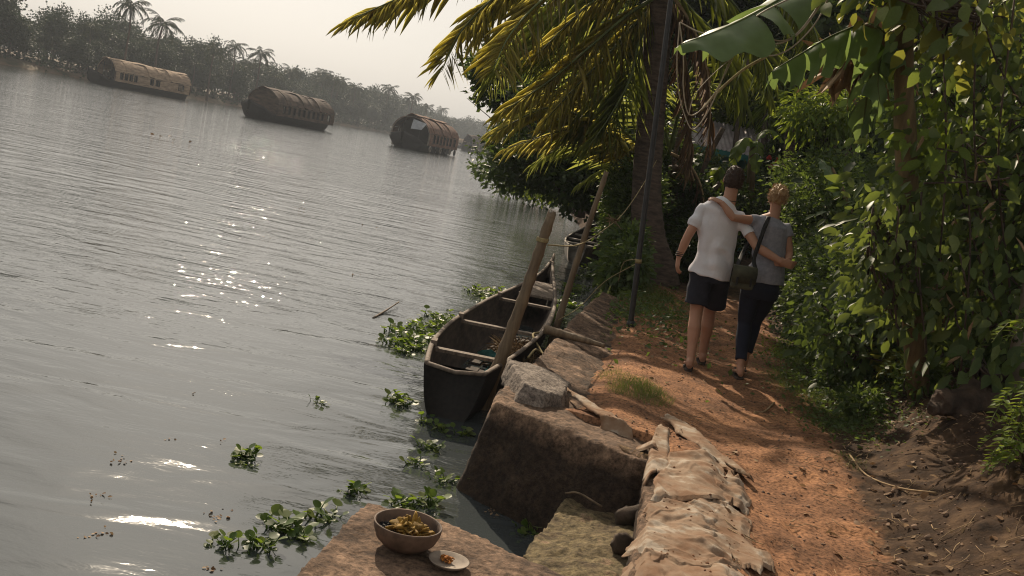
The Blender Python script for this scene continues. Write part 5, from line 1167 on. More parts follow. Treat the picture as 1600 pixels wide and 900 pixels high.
# fern-like bush at the lower right edge
def fern(label, base, n, ln, seed, mt=LF_bright):
    rs = np.random.RandomState(seed); root = thing('cutleaf_bush', label, 'bush', tuple(base)); 
    for i in range(n):
        h = Vector((rs.uniform(-.10, .40), rs.uniform(-.2, .2), .08+.78*rs.rand())); a = rs.uniform(2.2, 5.2); st_ = Vector(base)+h
        L_ = ln*rs.uniform(.7, 1.15); d = Vector((math.cos(a), math.sin(a), 0)); P = [st_, st_+d*L_*.4+Vector((0, 0, .05)), st_+d*L_*.8+Vector((0, 0, -.02)), st_+d*L_+Vector((0, 0, -.09))]
        P = smoothpath(P, 4); q = np.array([tuple(p) for p in P]); u = np.linspace(.12, 1, 9); q = np.stack([np.interp(u, np.linspace(0, 1, len(P)), q[:, k]) for k in range(3)], 1)
        V, F = [], []; k0 = 0; s = np.array((-d.y, d.x, 0))
        for sg in (-1, 1):
            dd = np.array(d)[None]*.65+s[None]*sg*.8+rs.normal(size=(9, 3))*.12; dd[:, 2] -= .15
            v, f = leaves(q, dd, np.tile([0, 0, 1.], (9, 1))+rs.normal(size=(9, 3))*.15, ln*.40*np.sin(np.pi*(.25+.68*u)), 'narrow', 2.0); V.append(v); F.append(f+k0); k0 += len(v)
        o = obj('leaf', np.concatenate(V), np.concatenate(F), mt, root)
        MB().tube(P, .0028, 4).obj('leaf_stalk', M_stem, o)
    m = MB()
    for i in range(9): m.tube(smoothpath([Vector(base)+Vector((rs.uniform(-.05, .2), rs.uniform(-.1, .1), -.1)), Vector(base)+Vector((rs.uniform(-.1, .25), rs.uniform(-.1, .1), .45)), Vector(base)+Vector((rs.uniform(-.1, .35), rs.uniform(-.15, .15), .95))], 4), .008, 5)
    m.obj('stem', M_bark2, root)
fb = Q(1575, 790, 5.25); fern('bright green deeply cut leaf bush at the lower right edge', (fb.x, fb.y, float(hgt(fb.x, fb.y))-.05), 150, .17, 3)

leafwall('dead_leaf_spray', 'dry brown leaves caught in the right thicket', 'dead leaves', (4.2, 7.6, .4), region([(1430, 40), (1560, 0), (1700, 100), (1700, 500), (1500, 560), (1420, 380)], 36, 6.7, 7.5, 18), .12, 33, nobj=60, per=3, wid=.8, kind='narrow', mt=M_dry, mto=M_dry, spread=.1, stems=False)
# hanging vines
for i, (a, b, c) in enumerate([((1470, -20), (1478, 250), (1462, 470)), ((1530, -30), (1522, 200), (1540, 420)), ((1440, 300), (1436, 420), (1448, 560)), ((1585, 0), (1560, 250), (1580, 470)), ((1502, 200), (1516, 380), (1500, 600)), ((1405, 330), (1396, 430), (1404, 540))]):
    tag(MB().tube(smoothpath([Q(*a, 6.9), Q(*b, 6.95), Q(*c, 7.1)], 8), .0075, 5).obj('liana', M_bark2), ['thin liana hanging in front of the thicket, just right of the banana stem', 'liana in the middle of the upper thicket', 'short liana below the banana stem', 'liana nearest the right picture edge', 'long liana ending above the root stump', 'short liana left of the banana stem foot'][i], 'vine')
# trunks in the thicket
def trunk(label, pts, r0, r1, mt, cat='trunk', name='tree_trunk'):
    P = smoothpath(pts, 6); tag(MB().tube(P, [r0+(r1-r0)*i/(len(P)-1) for i in range(len(P))], 10).obj(name, mt), label, cat)
trunk('thin dark leaning trunk standing behind the root stump', [Q(1512, 690, 7.3), Q(1522, 620, 7.3), Q(1540, 540, 7.3), Q(1560, 400, 7.4)], .030, .02, M_bark2)
trunk('whitish mottled trunk at the right edge behind the cut leaf bush', [Q(1570, 720, 6.9), Q(1582, 620, 6.9), Q(1598, 520, 6.9), Q(1640, 300, 7)], .075, .055, M_barkpale)
trunk('slender crooked stem rising left of the thin dark trunk', [Q(1482, 660, 7.6), Q(1492, 600, 7.6), Q(1470, 560, 7.7), Q(1486, 480, 7.8)], .012, .008, M_bark2)
trunk('pale broken plant stalk at the foot of the hedge', [Q(1377, 600, 8.5), Q(1384, 540, 8.5), Q(1390, 470, 8.6), Q(1380, 430, 8.6)], .024, .014, M_bstem, 'stalk', 'plant_stalk')
trunk('mottled grey trunk high inside the thicket', [Q(1520, 640, 8.8), Q(1535, 420, 8.8), Q(1545, 300, 8.8), Q(1560, 100, 8.8)], .06, .045, M_barkpale)
trunk('dark slanting tree trunk beside the right house', [Q(1318, 330, 20), Q(1325, 260, 20), Q(1335, 200, 20), Q(1330, 60, 20)], .13, .1, M_bark2)
trunk('dark thin trunk crossing the left house roof', [Q(1142, 300, 22), Q(1150, 220, 22), Q(1160, 150, 22), Q(1175, 60, 22)], .07, .05, M_bark2)
# root stump
sp = Q(1500, 720, 6.7); gz = float(hgt(sp.x, sp.y)); m = MB()
m.v, m.f = [], []
for a, b, r, r_2 in [((-.28, -.05, .02), (.30, .05, .08), .085, .10), ((-.05, 0, .05), (.0, .05, .20), .09, .05), ((.05, 0, .05), (.14, .1, .16), .07, .03), ((-.2, 0, .02), (-.33, -.1, -.04), .08, .04), ((.1, 0, .05), (.42, .1, .12), .08, .04), ((-.1, 0, 0), (-.12, -.14, -.06), .07, .04)]:
    m.tube([(sp.x+a[0], sp.y+a[1], gz+a[2]), (sp.x+(a[0]+b[0])/2, sp.y+(a[1]+b[1])/2+.02, gz+(a[2]+b[2])/2+.01), (sp.x+b[0], sp.y+b[1], gz+b[2])], [r, (r+r_2)/2, r_2], 10)
o = m.obj('root_stump', M_darkrock); voxel(o, .012, 2, lambda x, y, z: .022*fbm(x*9, y*9, z*9, 5, 3)+.008*fbm(x*40, y*12, z*40, 3, 5))
tag(o, 'gnarled dark root stump lying on the slope under the thicket', 'stump')
o.data.materials.clear(); o.data.materials.append(mat('earthy root wood', (.10, .065, .045), (.035, .024, .017), 9, .95, 1, 40, .012))

# ================================================================== BANANA PLANT
def banana_leaf(par, pts, w, label=None, fold=.5, tears=4, seed=0, midr=.016, side=None):
    """blade on both sides of an arched midrib, torn into strips that hang apart"""
    rs = np.random.RandomState(seed); P = smoothpath(pts, 9); n = len(P); V = []; F = []
    up_ = Vector(side) if side else Vector((0, 0, 1))
    tear = set(rs.choice(range(6, n-4), tears, replace=False)) if tears else set()
    for sg in (-1, 1):
        row = []; shift = 0.
        for i in range(n):
            u = i/(n-1); t = (P[min(i+1, n-1)]-P[max(i-1, 0)]).normalized(); s = t.cross(up_).normalized()*sg; nrm = s.cross(t)*sg
            ww = w*min(1, (u/.12))**.6*max(0.02, (1-u**3.2))**.6; ww = ww if u > .03 else w*.1
            r = []
            for j in range(5):
                q = j/4; wave = .030*math.sin(i*1.15+sg+j*.4)*q; dd = s*(ww*q)*math.cos(fold*q)+Vector((0, 0, -1))*(ww*q*math.sin(fold*q+shift))+nrm*wave
                r.append(P[i]+dd+t*(q*ww*.16))
            if i in tear:
                base = len(V); V += r; row.append(base); shift = rs.uniform(-.15, .55); 
                r2 = [P[i]+((p-P[i])+Vector((0, 0, -1))*(p-P[i]).length*.22)*(.93 if k else 1)+t*.012*k for k, p in enumerate(r)]
                base2 = len(V); V += r2; row.append(base2); row.append(('skip', base, base2)); continue
            base = len(V); V += r; row.append(base)
        seq = []; cur = []
        for x in row:
            if isinstance(x, tuple): last = cur.pop(); seq.append(cur); cur = [last]
            else: cur.append(x)
        seq.append(cur)
        for c in seq:
            for a, b in zip(c, c[1:]):
                for j in range(4): F.append((a+j, a+j+1, b+j+1, b+j) if sg > 0 else (a+j, b+j, b+j+1, a+j+1))
    o = obj('leaf', V, F, LF_ban, par); 
    MB().tube(P, [midr*(1-.8*i/(n-1)) for i in range(n)], 6).obj('midrib', M_stem, o)
    if label: o['label'] = label
    return o
bp = Q(1432, 600, 7.5); bn = thing('banana_plant', 'tall banana plant with pale stem and huge leaves hanging over the path', 'banana plant', (bp.x, bp.y, .3))
MB().tube(smoothpath([Q(1436, 620, 7.5), Q(1422, 420, 7.4), Q(1418, 300, 7.3), Q(1413, 160, 7.3), Q(1412, 50, 7.3), Q(1414, -60, 7.3)], 6), [.085]*8+[.078]*10+[.068]*8+[.055]*5, 14).obj('stem', M_bstem, bn)
Qs = lambda L_: [Q(*p) for p in L_]
banana_leaf(bn, Qs([(1412, -60, 7.3), (1330, -70, 7.1), (1225, -5, 6.9), (1140, 40, 6.4), (1062, 70, 6.1)]), .34, 'largest wavy leaf reaching left under the cables', .45, 2, 1)
banana_leaf(bn, Qs([(1410, 90, 7.3), (1365, 40, 7.3), (1310, 52, 7.3), (1250, 85, 7.2), (1205, 112, 7.1)]), .30, 'torn leaf drooping in the middle', 1.0, 5, 2)
banana_leaf(bn, Qs([(1405, 60, 7.3), (1378, 60, 7.4), (1362, 110, 7.5), (1352, 170, 7.7), (1345, 235, 7.7)]), .20, 'leaf hanging straight down by the stem', .9, 4, 3)
banana_leaf(bn, Qs([(1412, 110, 7.3), (1395, 80, 7.2), (1375, 95, 7.2), (1372, 140, 7.1), (1378, 175, 7.1)]), .15, None, .8, 2, 4)
banana_leaf(bn, Qs([(1412, -40, 7.3), (1390, -110, 7.6), (1350, -130, 6.8), (1290, -90, 6.0)]), .32, None, .5, 2, 5)
banana_leaf(bn, Qs([(1412, -40, 7.4), (1440, -120, 8.6), (1500, -120, 8.8), (1570, -60, 9)]), .32, None, .5, 3, 6)
MB().tube(smoothpath(Qs([(1412, 110, 7.3), (1390, 75, 7.25), (1368, 50, 7.25), (1352, 40, 7.3)]), 5), .024, 8).obj('leaf_stalk', M_bstem, bn)
o = heap('dead_leaf_skirt', tuple(Q(1330, 105, 8)), (.16, .2, .25), 90, M_dry, .28, 'narrow', parent=None, flat=1.5); o.parent = bn; o.location = -Vector(ORG[bn.name])
# small bright banana behind the man
b2 = thing('banana_plant', 'small sunlit banana plant beside the left house', 'banana plant', tuple(Q(1175, 300, 20)))
MB().tube(Qs([(1172, 320, 20), (1174, 260, 20), (1176, 225, 20)]), [.09, .08, .05], 8).obj('stem', M_bstem, b2)
for i, pts in enumerate([[(1176, 225, 20), (1165, 215, 19.8), (1152, 232, 19.6), (1145, 258, 19.5)], [(1176, 225, 20), (1184, 222, 19.8), (1182, 245, 19.6), (1180, 270, 19.5)], [(1176, 230, 20), (1192, 205, 20), (1210, 205, 20.1), (1225, 222, 20.2)], [(1128, 300, 20), (1120, 268, 19.7), (1128, 262, 19.6), (1118, 285, 19.5)]]):
    o = banana_leaf(b2, Qs(pts), .17, None, .5, 2, 20+i, .01); o.data.materials.clear(); o.data.materials.append(LF_bright)
b3 = thing('banana_plant', 'pale green banana leaf drooping below the right house', 'banana plant', tuple(Q(1325, 330, 15.5)))
MB().tube(Qs([(1330, 335, 15.5), (1318, 300, 15.6), (1300, 262, 15.7)]), [.05, .04, .02], 8).obj('stem', M_bstem, b3)
banana_leaf(b3, Qs([(1283, 250, 15.8), (1292, 262, 15.5), (1302, 285, 15.3), (1312, 312, 15)]), .10, None, .4, 1, 31, .01)

# ---- loops of cable
def cable(pts, r=.005, label='', y=6.6, nm='hanging_cable'):
    P = [Q(p[0], p[1], y+(p[2] if len(p) > 2 else 0)) for p in pts]; return tag(MB().tube(smoothpath(P, 9), r, 6).obj(nm, M_wire), label, 'cable', 'pale cables looped above the path')
cable([(1300, -30), (1280, 10), (1245, 55), (1205, 68), (1170, 42), (1190, 20), (1240, -5), (1270, -20)], label='upper cable loop curving down to the leaf underside')
cable([(1305, -30), (1278, 30), (1240, 72), (1205, 87), (1180, 75), (1168, 42)], label='lowest cable loop swinging under the banana leaf')
cable([(1298, -30), (1270, 22), (1235, 60), (1200, 60), (1172, 40), (1140, 45), (1100, 52), (1062, 35)], label='cable loop whose tail runs to the leaf tip')
cable([(1170, 40), (1150, 62), (1128, 72), (1112, 68), (1104, 48)], label='left cable loop under the banana leaf, the upper of two')
cable([(1170, 42), (1152, 72), (1130, 90), (1115, 85), (1102, 48)], label='left cable loop under the banana leaf, the lower of two')
cable([(1062, 35), (1058, 90), (1060, 140), (1070, 180), (1082, 202), (1100, 185), (1118, 150), (1140, 95), (1165, 40)], .004, 'thin long cable hanging lowest in a pointed loop')
cable([(1062, 35), (1068, 90), (1068, 140), (1076, 178), (1095, 172), (1120, 140), (1150, 80), (1168, 42)], .004, 'thin long cable hanging just inside the lowest loop')
cable([(1076, 180), (1085, 150), (1110, 120), (1150, 85)], .003, 'short thin wire slanting inside the hanging loops')
trunk('thin yellowish bamboo stick propped under the large banana leaf', [Q(1198, 88, 6.9), Q(1160, 110, 6.9), Q(1120, 145, 6.9), Q(1096, 172, 6.9)], .010, .008, M_rope, 'stick', 'bamboo_stick')

# ================================================================== HOUSES
def house(label, cx, y, w_, zb, zt, rw, mt, seed):
    """teal hut whose corrugated roof slopes towards the viewer"""
    root = thing('village_house', label, 'house', (cx, y, .1))
    MB().box((cx, y+1.6, (zb+.1)/2), (w_, 3, zb-.1)).obj('wall', mt, root, smooth=False)
    o = MB().box((cx-w_*.2, y+.075, 1.1), (.9, .06, 1.1)).obj('window', M_dark, root, smooth=False)
    MB().box((cx-w_*.2, y+.05, .52), (1.05, .1, .07)).obj('sill', M_clayp, o, smooth=False)
    zt = zb+(zt-zb)*.8; n = 120; vv = []
    for i in range(n+1):
        x = cx-rw/2+rw*i/n; q = .03*math.cos(i*math.pi/2)
        for (dy, z) in ((-.5, zb-.1), (1.6, zt), (3.7, zb-.1)): vv.append((x, y+dy, z+q))
    f = [(i*3+j, (i+1)*3+j, (i+1)*3+j+1, i*3+j+1) for i in range(n) for j in range(2)]
    o = obj('roof', vv, f, M_roofsheet, root); o.modifiers.new('t', 'SOLIDIFY').thickness = .015
    MB().box((cx, y-.5, zb-.19), (rw, .04, .16)).obj('fascia', mt, root, smooth=False)
h1 = Q(1165, 240, 28); house('teal house with corrugated roof behind the man head', h1.x, 28, 3.0, h1.z+.05, Q(1165, 195, 29).z+.15, 3.8, M_teal, 1)
h2 = Q(1300, 262, 27); house('second teal house with corrugated roof right of the couple', h2.x+.2, 27, 2.6, h2.z+.05, Q(1300, 225, 28).z+.15, 3.2, M_teal, 2)
mb = MB()
for i in range(9):
    p = Q(1212+rnd.uniform(-12, 12), 255+rnd.uniform(-10, 10), 22.9); v, f = ellipsoid(p, (.045, .03, .045), 7, 5); mb.add(v, f)
tag(mb.obj('red_blossoms', mat('red petals', (.5, .04, .03), (.35, .03, .02), 20, .6, 0)), 'few red blossoms on the dark shrub between the houses', kind='stuff')
# ================================================================== THE COUPLE
V3 = Vector
def hand(m, wrist, d, palm_n, thumb, s=1., curl=.5):
    """palm, four fingers and a thumb as closed tapered shells; d: finger direction, palm_n: out of the palm"""
    w_ = V3(wrist); d = V3(d).normalized(); n = V3(palm_n).normalized(); n = (n-d*n.dot(d)).normalized(); t = V3(thumb).normalized(); t = (t-d*t.dot(d)); t = (t-n*t.dot(n)).normalized()
    m.tube([w_-d*.015*s, w_+d*.02*s, w_+d*.06*s, w_+d*.092*s], [(.026*s, .019*s), (.034*s, .017*s), (.042*s, .016*s), (.038*s, .013*s)], 12, side=t)
    for k, (o, ln) in enumerate([(.030, .072), (.010, .080), (-.010, .074), (-.029, .058)]):
        p = w_+d*.085*s+t*o*s; dd = (d+t*o*2.5).normalized(); P = [p-dd*.015*s, p]
        a = curl*(.55+.12*k)
        for j, f_ in enumerate((.42, .32, .26)):
            a2 = a*(j+1)*.8; q = dd*math.cos(a2)+n*math.sin(a2); p = p+q*ln*f_*s; P.append(p)
        m.tube(P, [.0085*s, .0092*s, .0086*s, .008*s, .006*s], 8)
    p = w_+d*.025*s+t*.028*s; q = (d*.7+t*.65+n*.35).normalized(); q2 = (d*.9+t*.2+n*.45).normalized()
    m.tube([p-q*.012*s, p, p+q*.034*s, p+q*.034*s+q2*.03*s], [.012*s, .0125*s, .0105*s, .0075*s], 8)
def head(m, c, r, yaw=0, tilt=0., ears=True):
    """skull, jaw, nose, lips, brows and ears; faces +y"""
    R3 = Matrix.Rotation(yaw, 3, 'Z')@Matrix.Rotation(tilt, 3, 'Y'); c = V3(c); q = lambda x, y, z: c+R3@V3((x*r[0], y*r[1], z*r[2]))
    m.add(*ellipsoid(q(0, -.06, .12), (r[0], r[1]*.95, r[2]*.86), 18, 14, R3))
    m.add(*ellipsoid(q(0, .22, -.35), (r[0]*.74, r[1]*.66, r[2]*.60), 14, 10, R3))
    m.add(*ellipsoid(q(0, .52, -.80), (r[0]*.34, r[1]*.26, r[2]*.2), 10, 8, R3))
    m.tube([q(0, .84, .10), q(0, .98, -.14), q(0, 1.10, -.30)], [.009, .011, .014], 8)
    m.add(*ellipsoid(q(0, .86, -.52), (r[0]*.3, .012, .011), 10, 6, R3))
    m.add(*ellipsoid(q(0, .80, .16), (r[0]*.62, .014, .009), 10, 6, R3))
    for sg in (-1, 1):
        m.add(*ellipsoid(q(sg*.36, .80, .0), (.0135, .010, .010), 8, 6, R3))
        if ears: m.add(*ellipsoid(q(sg*1.02, -.02, -.06), (.010, .018, .031), 10, 8, R3))
def foot(m, ankle, ground, toe, s=1.):
    """ankle point, heel on the ground at that point, toe direction"""
    a = V3(ankle); g_ = V3(ground); t = V3(toe).normalized(); sd_ = V3((t.y, -t.x, 0)).normalized()
    m.tube([a, g_+t*-.012+V3((0, 0, .05)), g_-t*.022+V3((0, 0, .026))], [(.037*s, .042*s), (.036*s, .042*s), (.028*s, .026*s)], 12, side=sd_)
    m.tube([g_-t*.035+V3((0, 0, .028)), g_+t*.05+V3((0, 0, .045)), g_+t*.12+V3((0, 0, .032)), g_+t*.185+V3((0, 0, .018)), g_+t*.205+V3((0, 0, .015))], [(.026*s, .024*s), (.034*s, .036*s), (.042*s, .024*s), (.042*s, .015*s), (.03*s, .011*s)], 12, side=sd_)
    for k in range(5):
        o = (-.034+.017*k)*s; p = g_+t*(.195-.008*abs(k-1))+sd_*o; m.tube([p+V3((0, 0, .014)), p+t*.026+V3((0, 0, .013)), p+t*(.038-.004*k)+V3((0, 0, .011))], [.009 if k else .012]*2+[.006], 6)
def flipflop(par, ground, toe, z0=.0, col=None):
    g_ = V3(ground); t = V3(toe).normalized(); sd_ = V3((t.y, -t.x, 0)).normalized(); vv = []; out_ = [(-.045, .0), (-.035, .03), (.0, .036), (.07, .037), (.14, .047), (.2, .044), (.235, .025), (.243, 0)]
    ring = [(a, b) for a, b in out_]+[(a, -b) for a, b in reversed(out_[1:-1])]
    for dz in (0, .016): vv += [g_+t*a+sd_*b+V3((0, 0, z0+dz)) for a, b in ring]
    k = len(ring); f = [tuple(range(k-1, -1, -1)), tuple(range(k, 2*k))]+[(i, (i+1) % k, k+(i+1) % k, k+i) for i in range(k)]
    so_ = obj('flip_flop', vv, f, M_rubber, par, smooth=False)
    q = g_+t*.155+V3((0, 0, z0+.03)); m = MB()
    for sg in (-1, 1): m.tube([q-V3((0, 0, .01)), g_+t*.10+sd_*.030*sg+V3((0, 0, z0+.055)), g_+t*.045+sd_*.038*sg+V3((0, 0, z0+.016))], .004, 5)
    m.obj('thong_strap', M_strap, so_)
def cloth_fix(o, size, amp, seed, f1=7., zs=1.):
    voxel(o, size, 3, lambda x, y, z: amp*(.42*np.sin(z*30+x*22*np.sign(noise(x*0+seed, 0, 0, seed))+4.5*noise(x*5, y*5, z*5, seed))*sstep(.5+1.3*noise(x*4, y*4, z*4, seed+4))+.4*np.sin(x*34+z*9+5*noise(x*4, y*4, z*3, seed+5))*sstep(.4+1.3*noise(x*3, y*3, z*3, seed+6))+.5*noise(x*f1*.6, y*f1*.6, z*f1*.6*zs, seed+2)-.1))

# ---------------- man
gm = float(hgt(1.70, 8.73)); gm2 = float(hgt(1.86, 9.16))
man = thing('person', 'person in white t-shirt and navy shorts walking away, arm around the other', 'person', (1.76, 8.92, gm))
ya = 8.94
LA = V3((1.69, 8.77, gm+.10)); LG = V3((1.685, 8.735, gm+.02)); RA = V3((1.875, 9.22, gm2+.105)); RG = V3((1.885, 9.22, gm2+.02))
LK = V3((1.672, 8.93, .485)); RK = V3((1.835, 9.16, .49)); LH = V3((1.655, 8.95, .88)); RH = V3((1.815, 8.97, .88))
m = MB()
m.tube([(1.735, ya, .80), (1.735, ya, .90), (1.73, ya, 1.02), (1.71, ya+.01, 1.18), (1.70, ya+.01, 1.32), (1.70, ya, 1.40), (1.715, ya-.005, 1.46), (1.74, ya, 1.50)], [(.135, .10), (.14, .105), (.14, .10), (.165, .115), (.185, .12), (.185, .105), (.125, .085), (.065, .06)], 20, side=(1, 0, 0))
m.tube([(1.735, ya-.005, 1.46), (1.74, ya, 1.53), (1.742, ya+.012, 1.62)], [.066, .059, .058], 14)
head(m, (1.742, ya+.035, 1.69), (.078, .098, .118), -.12, .03)
for H, K_, A_, G_ in ((LH, LK, LA, LG), (RH, RK, RA, RG)):
    m.tube([H, H.lerp(K_, .35), H.lerp(K_, .75), K_, K_.lerp(A_, .12), K_.lerp(A_, .35)+V3((0, -.012, 0)), K_.lerp(A_, .7), A_], [.095, .088, .068, .058, .056, .061, .044, .037], 14); foot(m, A_, G_, (.12, 1, 0))
# left arm hanging, right arm round her waist
LS = V3((1.528, ya, 1.385)); LE = V3((1.445, ya-.02, 1.12)); LW = V3((1.412, ya+.0, .925)); 
RS = V3((1.868, ya-.01, 1.380)); RE = V3((2.035, 8.76, 1.165)); RW = V3((2.255, 8.665, 1.085))
m.tube([LS+V3((.03, 0, .01)), LS, LS.lerp(LE, .5), LE, LE.lerp(LW, .3), LE.lerp(LW, .7), LW], [.05, .056, .046, .039, .041, .033, .026], 14)
hand(m, LW, (.10, .02, -1), (1, .2, 0), (0, 1, 0), 1., .55)
m.tube([RS-V3((.03, 0, 0)), RS, RS.lerp(RE, .5), RE, RE.lerp(RW, .3), RE.lerp(RW, .7), RW], [.05, .056, .046, .040, .042, .034, .027], 14)
hand(m, RW, (1, .05, -.10), (.0, 1, 0), (0, 0, 1), 1., .8)
b = m.obj('body', M_skin, man); voxel(b, .0065, 3)
# shirt
m = MB()
m.tube([(1.718, ya, .812), (1.725, ya, .90), (1.73, ya, 1.02), (1.71, ya+.01, 1.18), (1.70, ya+.01, 1.32), (1.70, ya, 1.41), (1.715, ya, 1.462), (1.735, ya+.005, 1.50)], [(.196, .156), (.188, .146), (.174, .130), (.184, .130), (.192, .132), (.192, .116), (.135, .092), (.080, .072)], 28, side=(1, 0, 0))
for S_, E_, k in ((LS, LE, .62), (RS, RE, .60)):
    m.tube([S_+(V3((1.70, ya, 1.36))-S_)*.5, S_+V3((0, 0, .002)), S_.lerp(E_, k*.5), S_.lerp(E_, k)], [(.072, .072), (.066, .064), (.062, .058), (.064, .058)], 16)
o = m.obj('t_shirt', M_white, man); cloth_fix(o, .008, .017, 5, 6.0, .6)
# collar and necklace
MB().tube([(1.74+.066*math.cos(a), ya+.004+.064*math.sin(a), 1.528+.016*math.sin(a)) for a in np.linspace(0, 6.283, 22)], .004, 5, cap=False).obj('necklace', M_rubber, man)
# shorts
m = MB(); m.tube([(1.73, ya, .93), (1.73, ya, .87), (1.735, ya+.01, .78)], [(.150, .105), (.166, .122), (.180, .14)], 24, side=(1, 0, 0))
for H, K_, e in ((LH, LK, -.008), (RH, RK, .012)): m.tube([H, H.lerp(K_, .4)+V3((e, 0, 0)), H.lerp(K_, .86)+V3((e*2, -.01, 0))], [(.105, .125), (.108, .120), (.108, .112)], 18, side=(1, 0, 0))
o = m.obj('shorts', M_short, man); cloth_fix(o, .009, .010, 9, 7, .8)
# hair: cap plus short locks
def hair(par, c, r, mt, yaw, n, ln, seed, low=-.45, bun=None):
    rs = np.random.RandomState(seed); m = MB(); R3 = Matrix.Rotation(yaw, 3, 'Z'); c = V3(c)
    v, f = ellipsoid((0, 0, 0), (r[0], r[1], r[2]), 26, 20); vv = []
    for p in v:
        q = V3(p); u = V3((q.x/r[0], q.y/r[1], q.z/r[2])); 
        k = 1.0
        lim = low if u.y < .15 else low+(u.y-.15)*1.25       # hairline climbs towards the face
        if u.z < lim: k = max(.80, 1-.9*(lim-u.z))
        q = R3@(q*k)+c; vv.append(q)
    m.add(vv, f); 
    if bun: m.add(*ellipsoid(bun[0], bun[1], 14, 10))
    o = m.obj('hair', mt, par); voxel(o, .007, 1, lambda x, y, z: .007*noise(x*45, y*45, z*30, seed)+.004*noise(x*110, y*110, z*60, seed+1))
    me = o.data; k = len(me.vertices); a = np.empty(k*3, np.float32); me.vertices.foreach_get('co', a); a = a.reshape(-1, 3); nm = np.empty(k*3, np.float32); me.vertices.foreach_get('normal', nm); nm = nm.reshape(-1, 3)
    a = a+np.array(ORG[par.name]); sel = rs.choice(k, min(n, k), replace=False); sel = sel[a[sel, 2] > c.z+low*r[2]]
    d = nm[sel]*.55+rs.normal(size=(len(sel), 3))*.4; d[:, 2] -= .25
    v, f = leaves(a[sel]-nm[sel]*.002, d, nm[sel], ln*(.5+rs.rand(len(sel))), 'narrow', .9); l = obj('loose_locks', v, f, mt, o); return o
hair(man, (1.742, ya+.012, 1.708), (.086, .100, .118), M_hairM, -.12, 1800, .015, 3, -.62)
m = MB()
for k, (z, r) in enumerate(((.945, .031), (.962, .032), (.978, .033))): MB().tube([(LW.x+.004*k+r*math.cos(a), LW.y+r*math.sin(a), z) for a in np.linspace(0, 6.283, 14)], .0055, 6, cap=False).obj('bracelet', [M_strap, M_rubber, M_strap][k], man)
flipflop(man, LG-V3((0, 0, .02)), (.12, 1, 0)); flipflop(man, RG-V3((0, 0, .02)), (.12, 1, 0))

# ---------------- woman
wy = 8.86; gw = float(hgt(2.14, 8.70))
wom = thing('person', 'person with blond bun, grey top and dark trousers, arm over the other shoulder', 'person', (2.17, 8.86, gw))
wLA = V3((2.13, 8.74, gw+.10)); wLG = V3((2.135, 8.70, gw+.02)); wRA = V3((2.215, 8.99, gw+.155)); wRG = V3((2.225, 9.02, gw+.06))
wLK = V3((2.122, 8.93, .475)); wRK = V3((2.235, 9.06, .47)); wLH = V3((2.095, 8.86, .83)); wRH = V3((2.245, 8.87, .83))
m = MB()
m.tube([(2.17, wy, .76), (2.17, wy-.01, .86), (2.185, wy, 1.03), (2.16, wy+.01, 1.18), (2.135, wy+.01, 1.30), (2.125, wy, 1.375), (2.13, wy, 1.43), (2.142, wy, 1.46)], [(.14, .105), (.138, .105), (.118, .09), (.135, .105), (.155, .105), (.160, .092), (.10, .07), (.055, .052)], 20, side=(1, 0, 0))
m.tube([(2.14, wy, 1.42), (2.142, wy, 1.48), (2.14, wy+.008, 1.56)], [.056, .048, .047], 14)
head(m, (2.137, wy+.025, 1.625), (.070, .088, .105), .12, -.03)
for H, K_, A_, G_ in ((wLH, wLK, wLA, wLG), (wRH, wRK, wRA, wRG)):
    m.tube([H, H.lerp(K_, .4), K_, K_.lerp(A_, .3), K_.lerp(A_, .7), A_], [.09, .078, .052, .052, .038, .032], 14); foot(m, A_, G_, (.05, 1, 0) if A_ is wLA else (.05, 1, -.12), .9)
wLS = V3((1.975, wy-.01, 1.385)); wLE = V3((1.775, 8.775, 1.375)); wLW = V3((1.655, 8.815, 1.485))
wRS = V3((2.275, wy, 1.365)); wRE = V3((2.345, wy-.02, 1.165)); wRW = V3((2.325, 8.735, 1.075))
m.tube([wLS+V3((.04, 0, 0)), wLS, wLS.lerp(wLE, .5), wLE, wLE.lerp(wLW, .3), wLE.lerp(wLW, .75), wLW], [.045, .046, .039, .034, .036, .028, .023], 14)
hand(m, wLW, (-.85, .45, .22), (0, .5, -1), (.2, .8, .4), .88, .55)
m.tube([wRS-V3((.03, 0, 0)), wRS, wRS.lerp(wRE, .5), wRE, wRE.lerp(wRW, .4), wRW], [.042, .046, .039, .035, .033, .024], 14)
hand(m, wRW, (-.7, -.05, -.05), (0, 1, 0), (0, 0, 1), .88, .7)
b = m.obj('body', M_skin, wom); voxel(b, .0065, 3)
m = MB()
m.tube([(2.19, wy, .865), (2.185, wy, .94), (2.19, wy, 1.05), (2.165, wy+.01, 1.18), (2.14, wy+.01, 1.30), (2.13, wy, 1.375), (2.135, wy, 1.425), (2.142, wy, 1.452)], [(.182, .146), (.172, .136), (.146, .117), (.153, .118), (.168, .118), (.172, .104), (.112, .082), (.072, .066)], 26, side=(1, 0, 0))
m.tube([(2.06, wy, 1.35), wLS+V3((0, 0, 0)), wLS.lerp(wLE, .22)], [(.06, .075), (.056, .062), (.055, .056)], 14)
m.tube([(2.2, wy, 1.33), wRS, wRS.lerp(wRE, .30)], [(.07, .08), (.060, .066), (.060, .062)], 14)
o = m.obj('t_shirt', M_greyT, wom); cloth_fix(o, .008, .014, 15, 6.5, .7)
m = MB(); m.tube([(2.175, wy, .96), (2.17, wy-.005, .90), (2.17, wy-.01, .80), (2.17, wy, .73)], [(.125, .095), (.150, .115), (.174, .137), (.165, .125)], 24, side=(1, 0, 0))
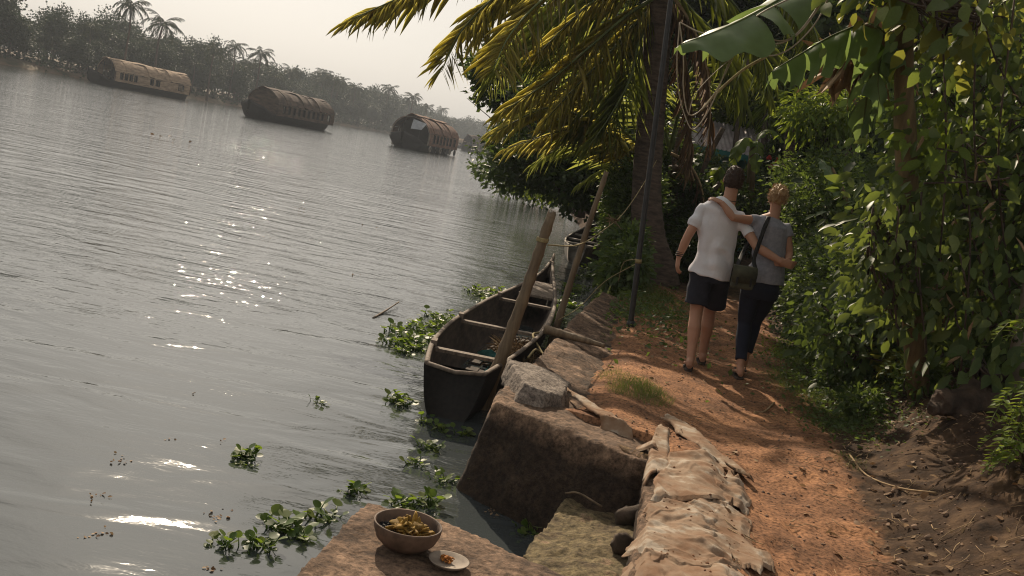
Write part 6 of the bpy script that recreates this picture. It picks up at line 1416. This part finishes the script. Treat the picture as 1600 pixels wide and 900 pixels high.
for H, K_, A_ in ((wLH, wLK, wLA), (wRH, wRK, wRA)): m.tube([H, H.lerp(K_, .4), K_, K_.lerp(A_, .35), K_.lerp(A_, .72), K_.lerp(A_, .84)], [(.100, .108), (.092, .094), (.068, .070), (.066, .068), (.054, .056), (.054, .056)], 18, side=(1, 0, 0))
o = m.obj('trousers', M_pants, wom); cloth_fix(o, .009, .007, 19, 8, .8)
hair(wom, (2.138, wy+.006, 1.635), (.075, .090, .106), M_hairW, .1, 1100, .024, 4, -.50, ((2.150, wy-.092, 1.672), (.040, .034, .038)))
flipflop(wom, wLG-V3((0, 0, .02)), (.05, 1, 0)); flipflop(wom, wRG+V3((0, -.01, -.035)), (.05, 1, -.12), .0)
# shoulder bag hanging between them
bc_ = V3((1.955, 8.655, .885)); bag = thing('shoulder_bag', 'olive canvas shoulder bag hanging between the two people', 'bag', tuple(bc_-V3((0, 0, .1))))
R3 = Matrix.Rotation(-.06, 3, 'Y')
m = MB().box(bc_, (.195, .085, .20), m=R3); o = m.obj('pouch', M_bag, bag); mo = o.modifiers.new('b', 'BEVEL'); mo.width = .02; mo.segments = 3
voxel(o, .008, 8, lambda x, y, z: .006*noise(x*14, y*14, z*14, 2))
P0 = [(-.104, -.048, -.045), (.104, -.048, -.045), (.108, -.052, .05), (.104, -.04, .10), (.10, .04, .106), (-.10, .04, .106), (-.104, -.04, .10), (-.108, -.052, .05)]
vv = [bc_+R3@V3(p) for p in P0]; o = obj('flap', vv, [(0, 1, 2, 7), (7, 2, 3, 6), (6, 3, 4, 5)], M_bag, bag); o.modifiers.new('t', 'SOLIDIFY').thickness = .008
for dx in (-.06, .06): MB().box(bc_+R3@V3((dx, -.056, -.03)), (.018, .008, .07), m=R3).obj('buckle_strap', M_strap, bag, smooth=False)
S_ = [bc_+V3((.09, .0, .09)), V3((2.02, 8.70, 1.06)), V3((2.035, 8.715, 1.20)), V3((2.05, 8.728, 1.32)), V3((2.075, 8.775, 1.425)), V3((2.088, 8.84, 1.452)), V3((2.09, 8.93, 1.42)), V3((2.05, 8.995, 1.28)), V3((1.98, 8.985, 1.1)), bc_+V3((-.06, .06, .08))]
MB().tube(smoothpath(S_, 6), [(.018, .003)]*55, 6, side=(1, -.1, .1)).obj('strap', M_strap, bag)
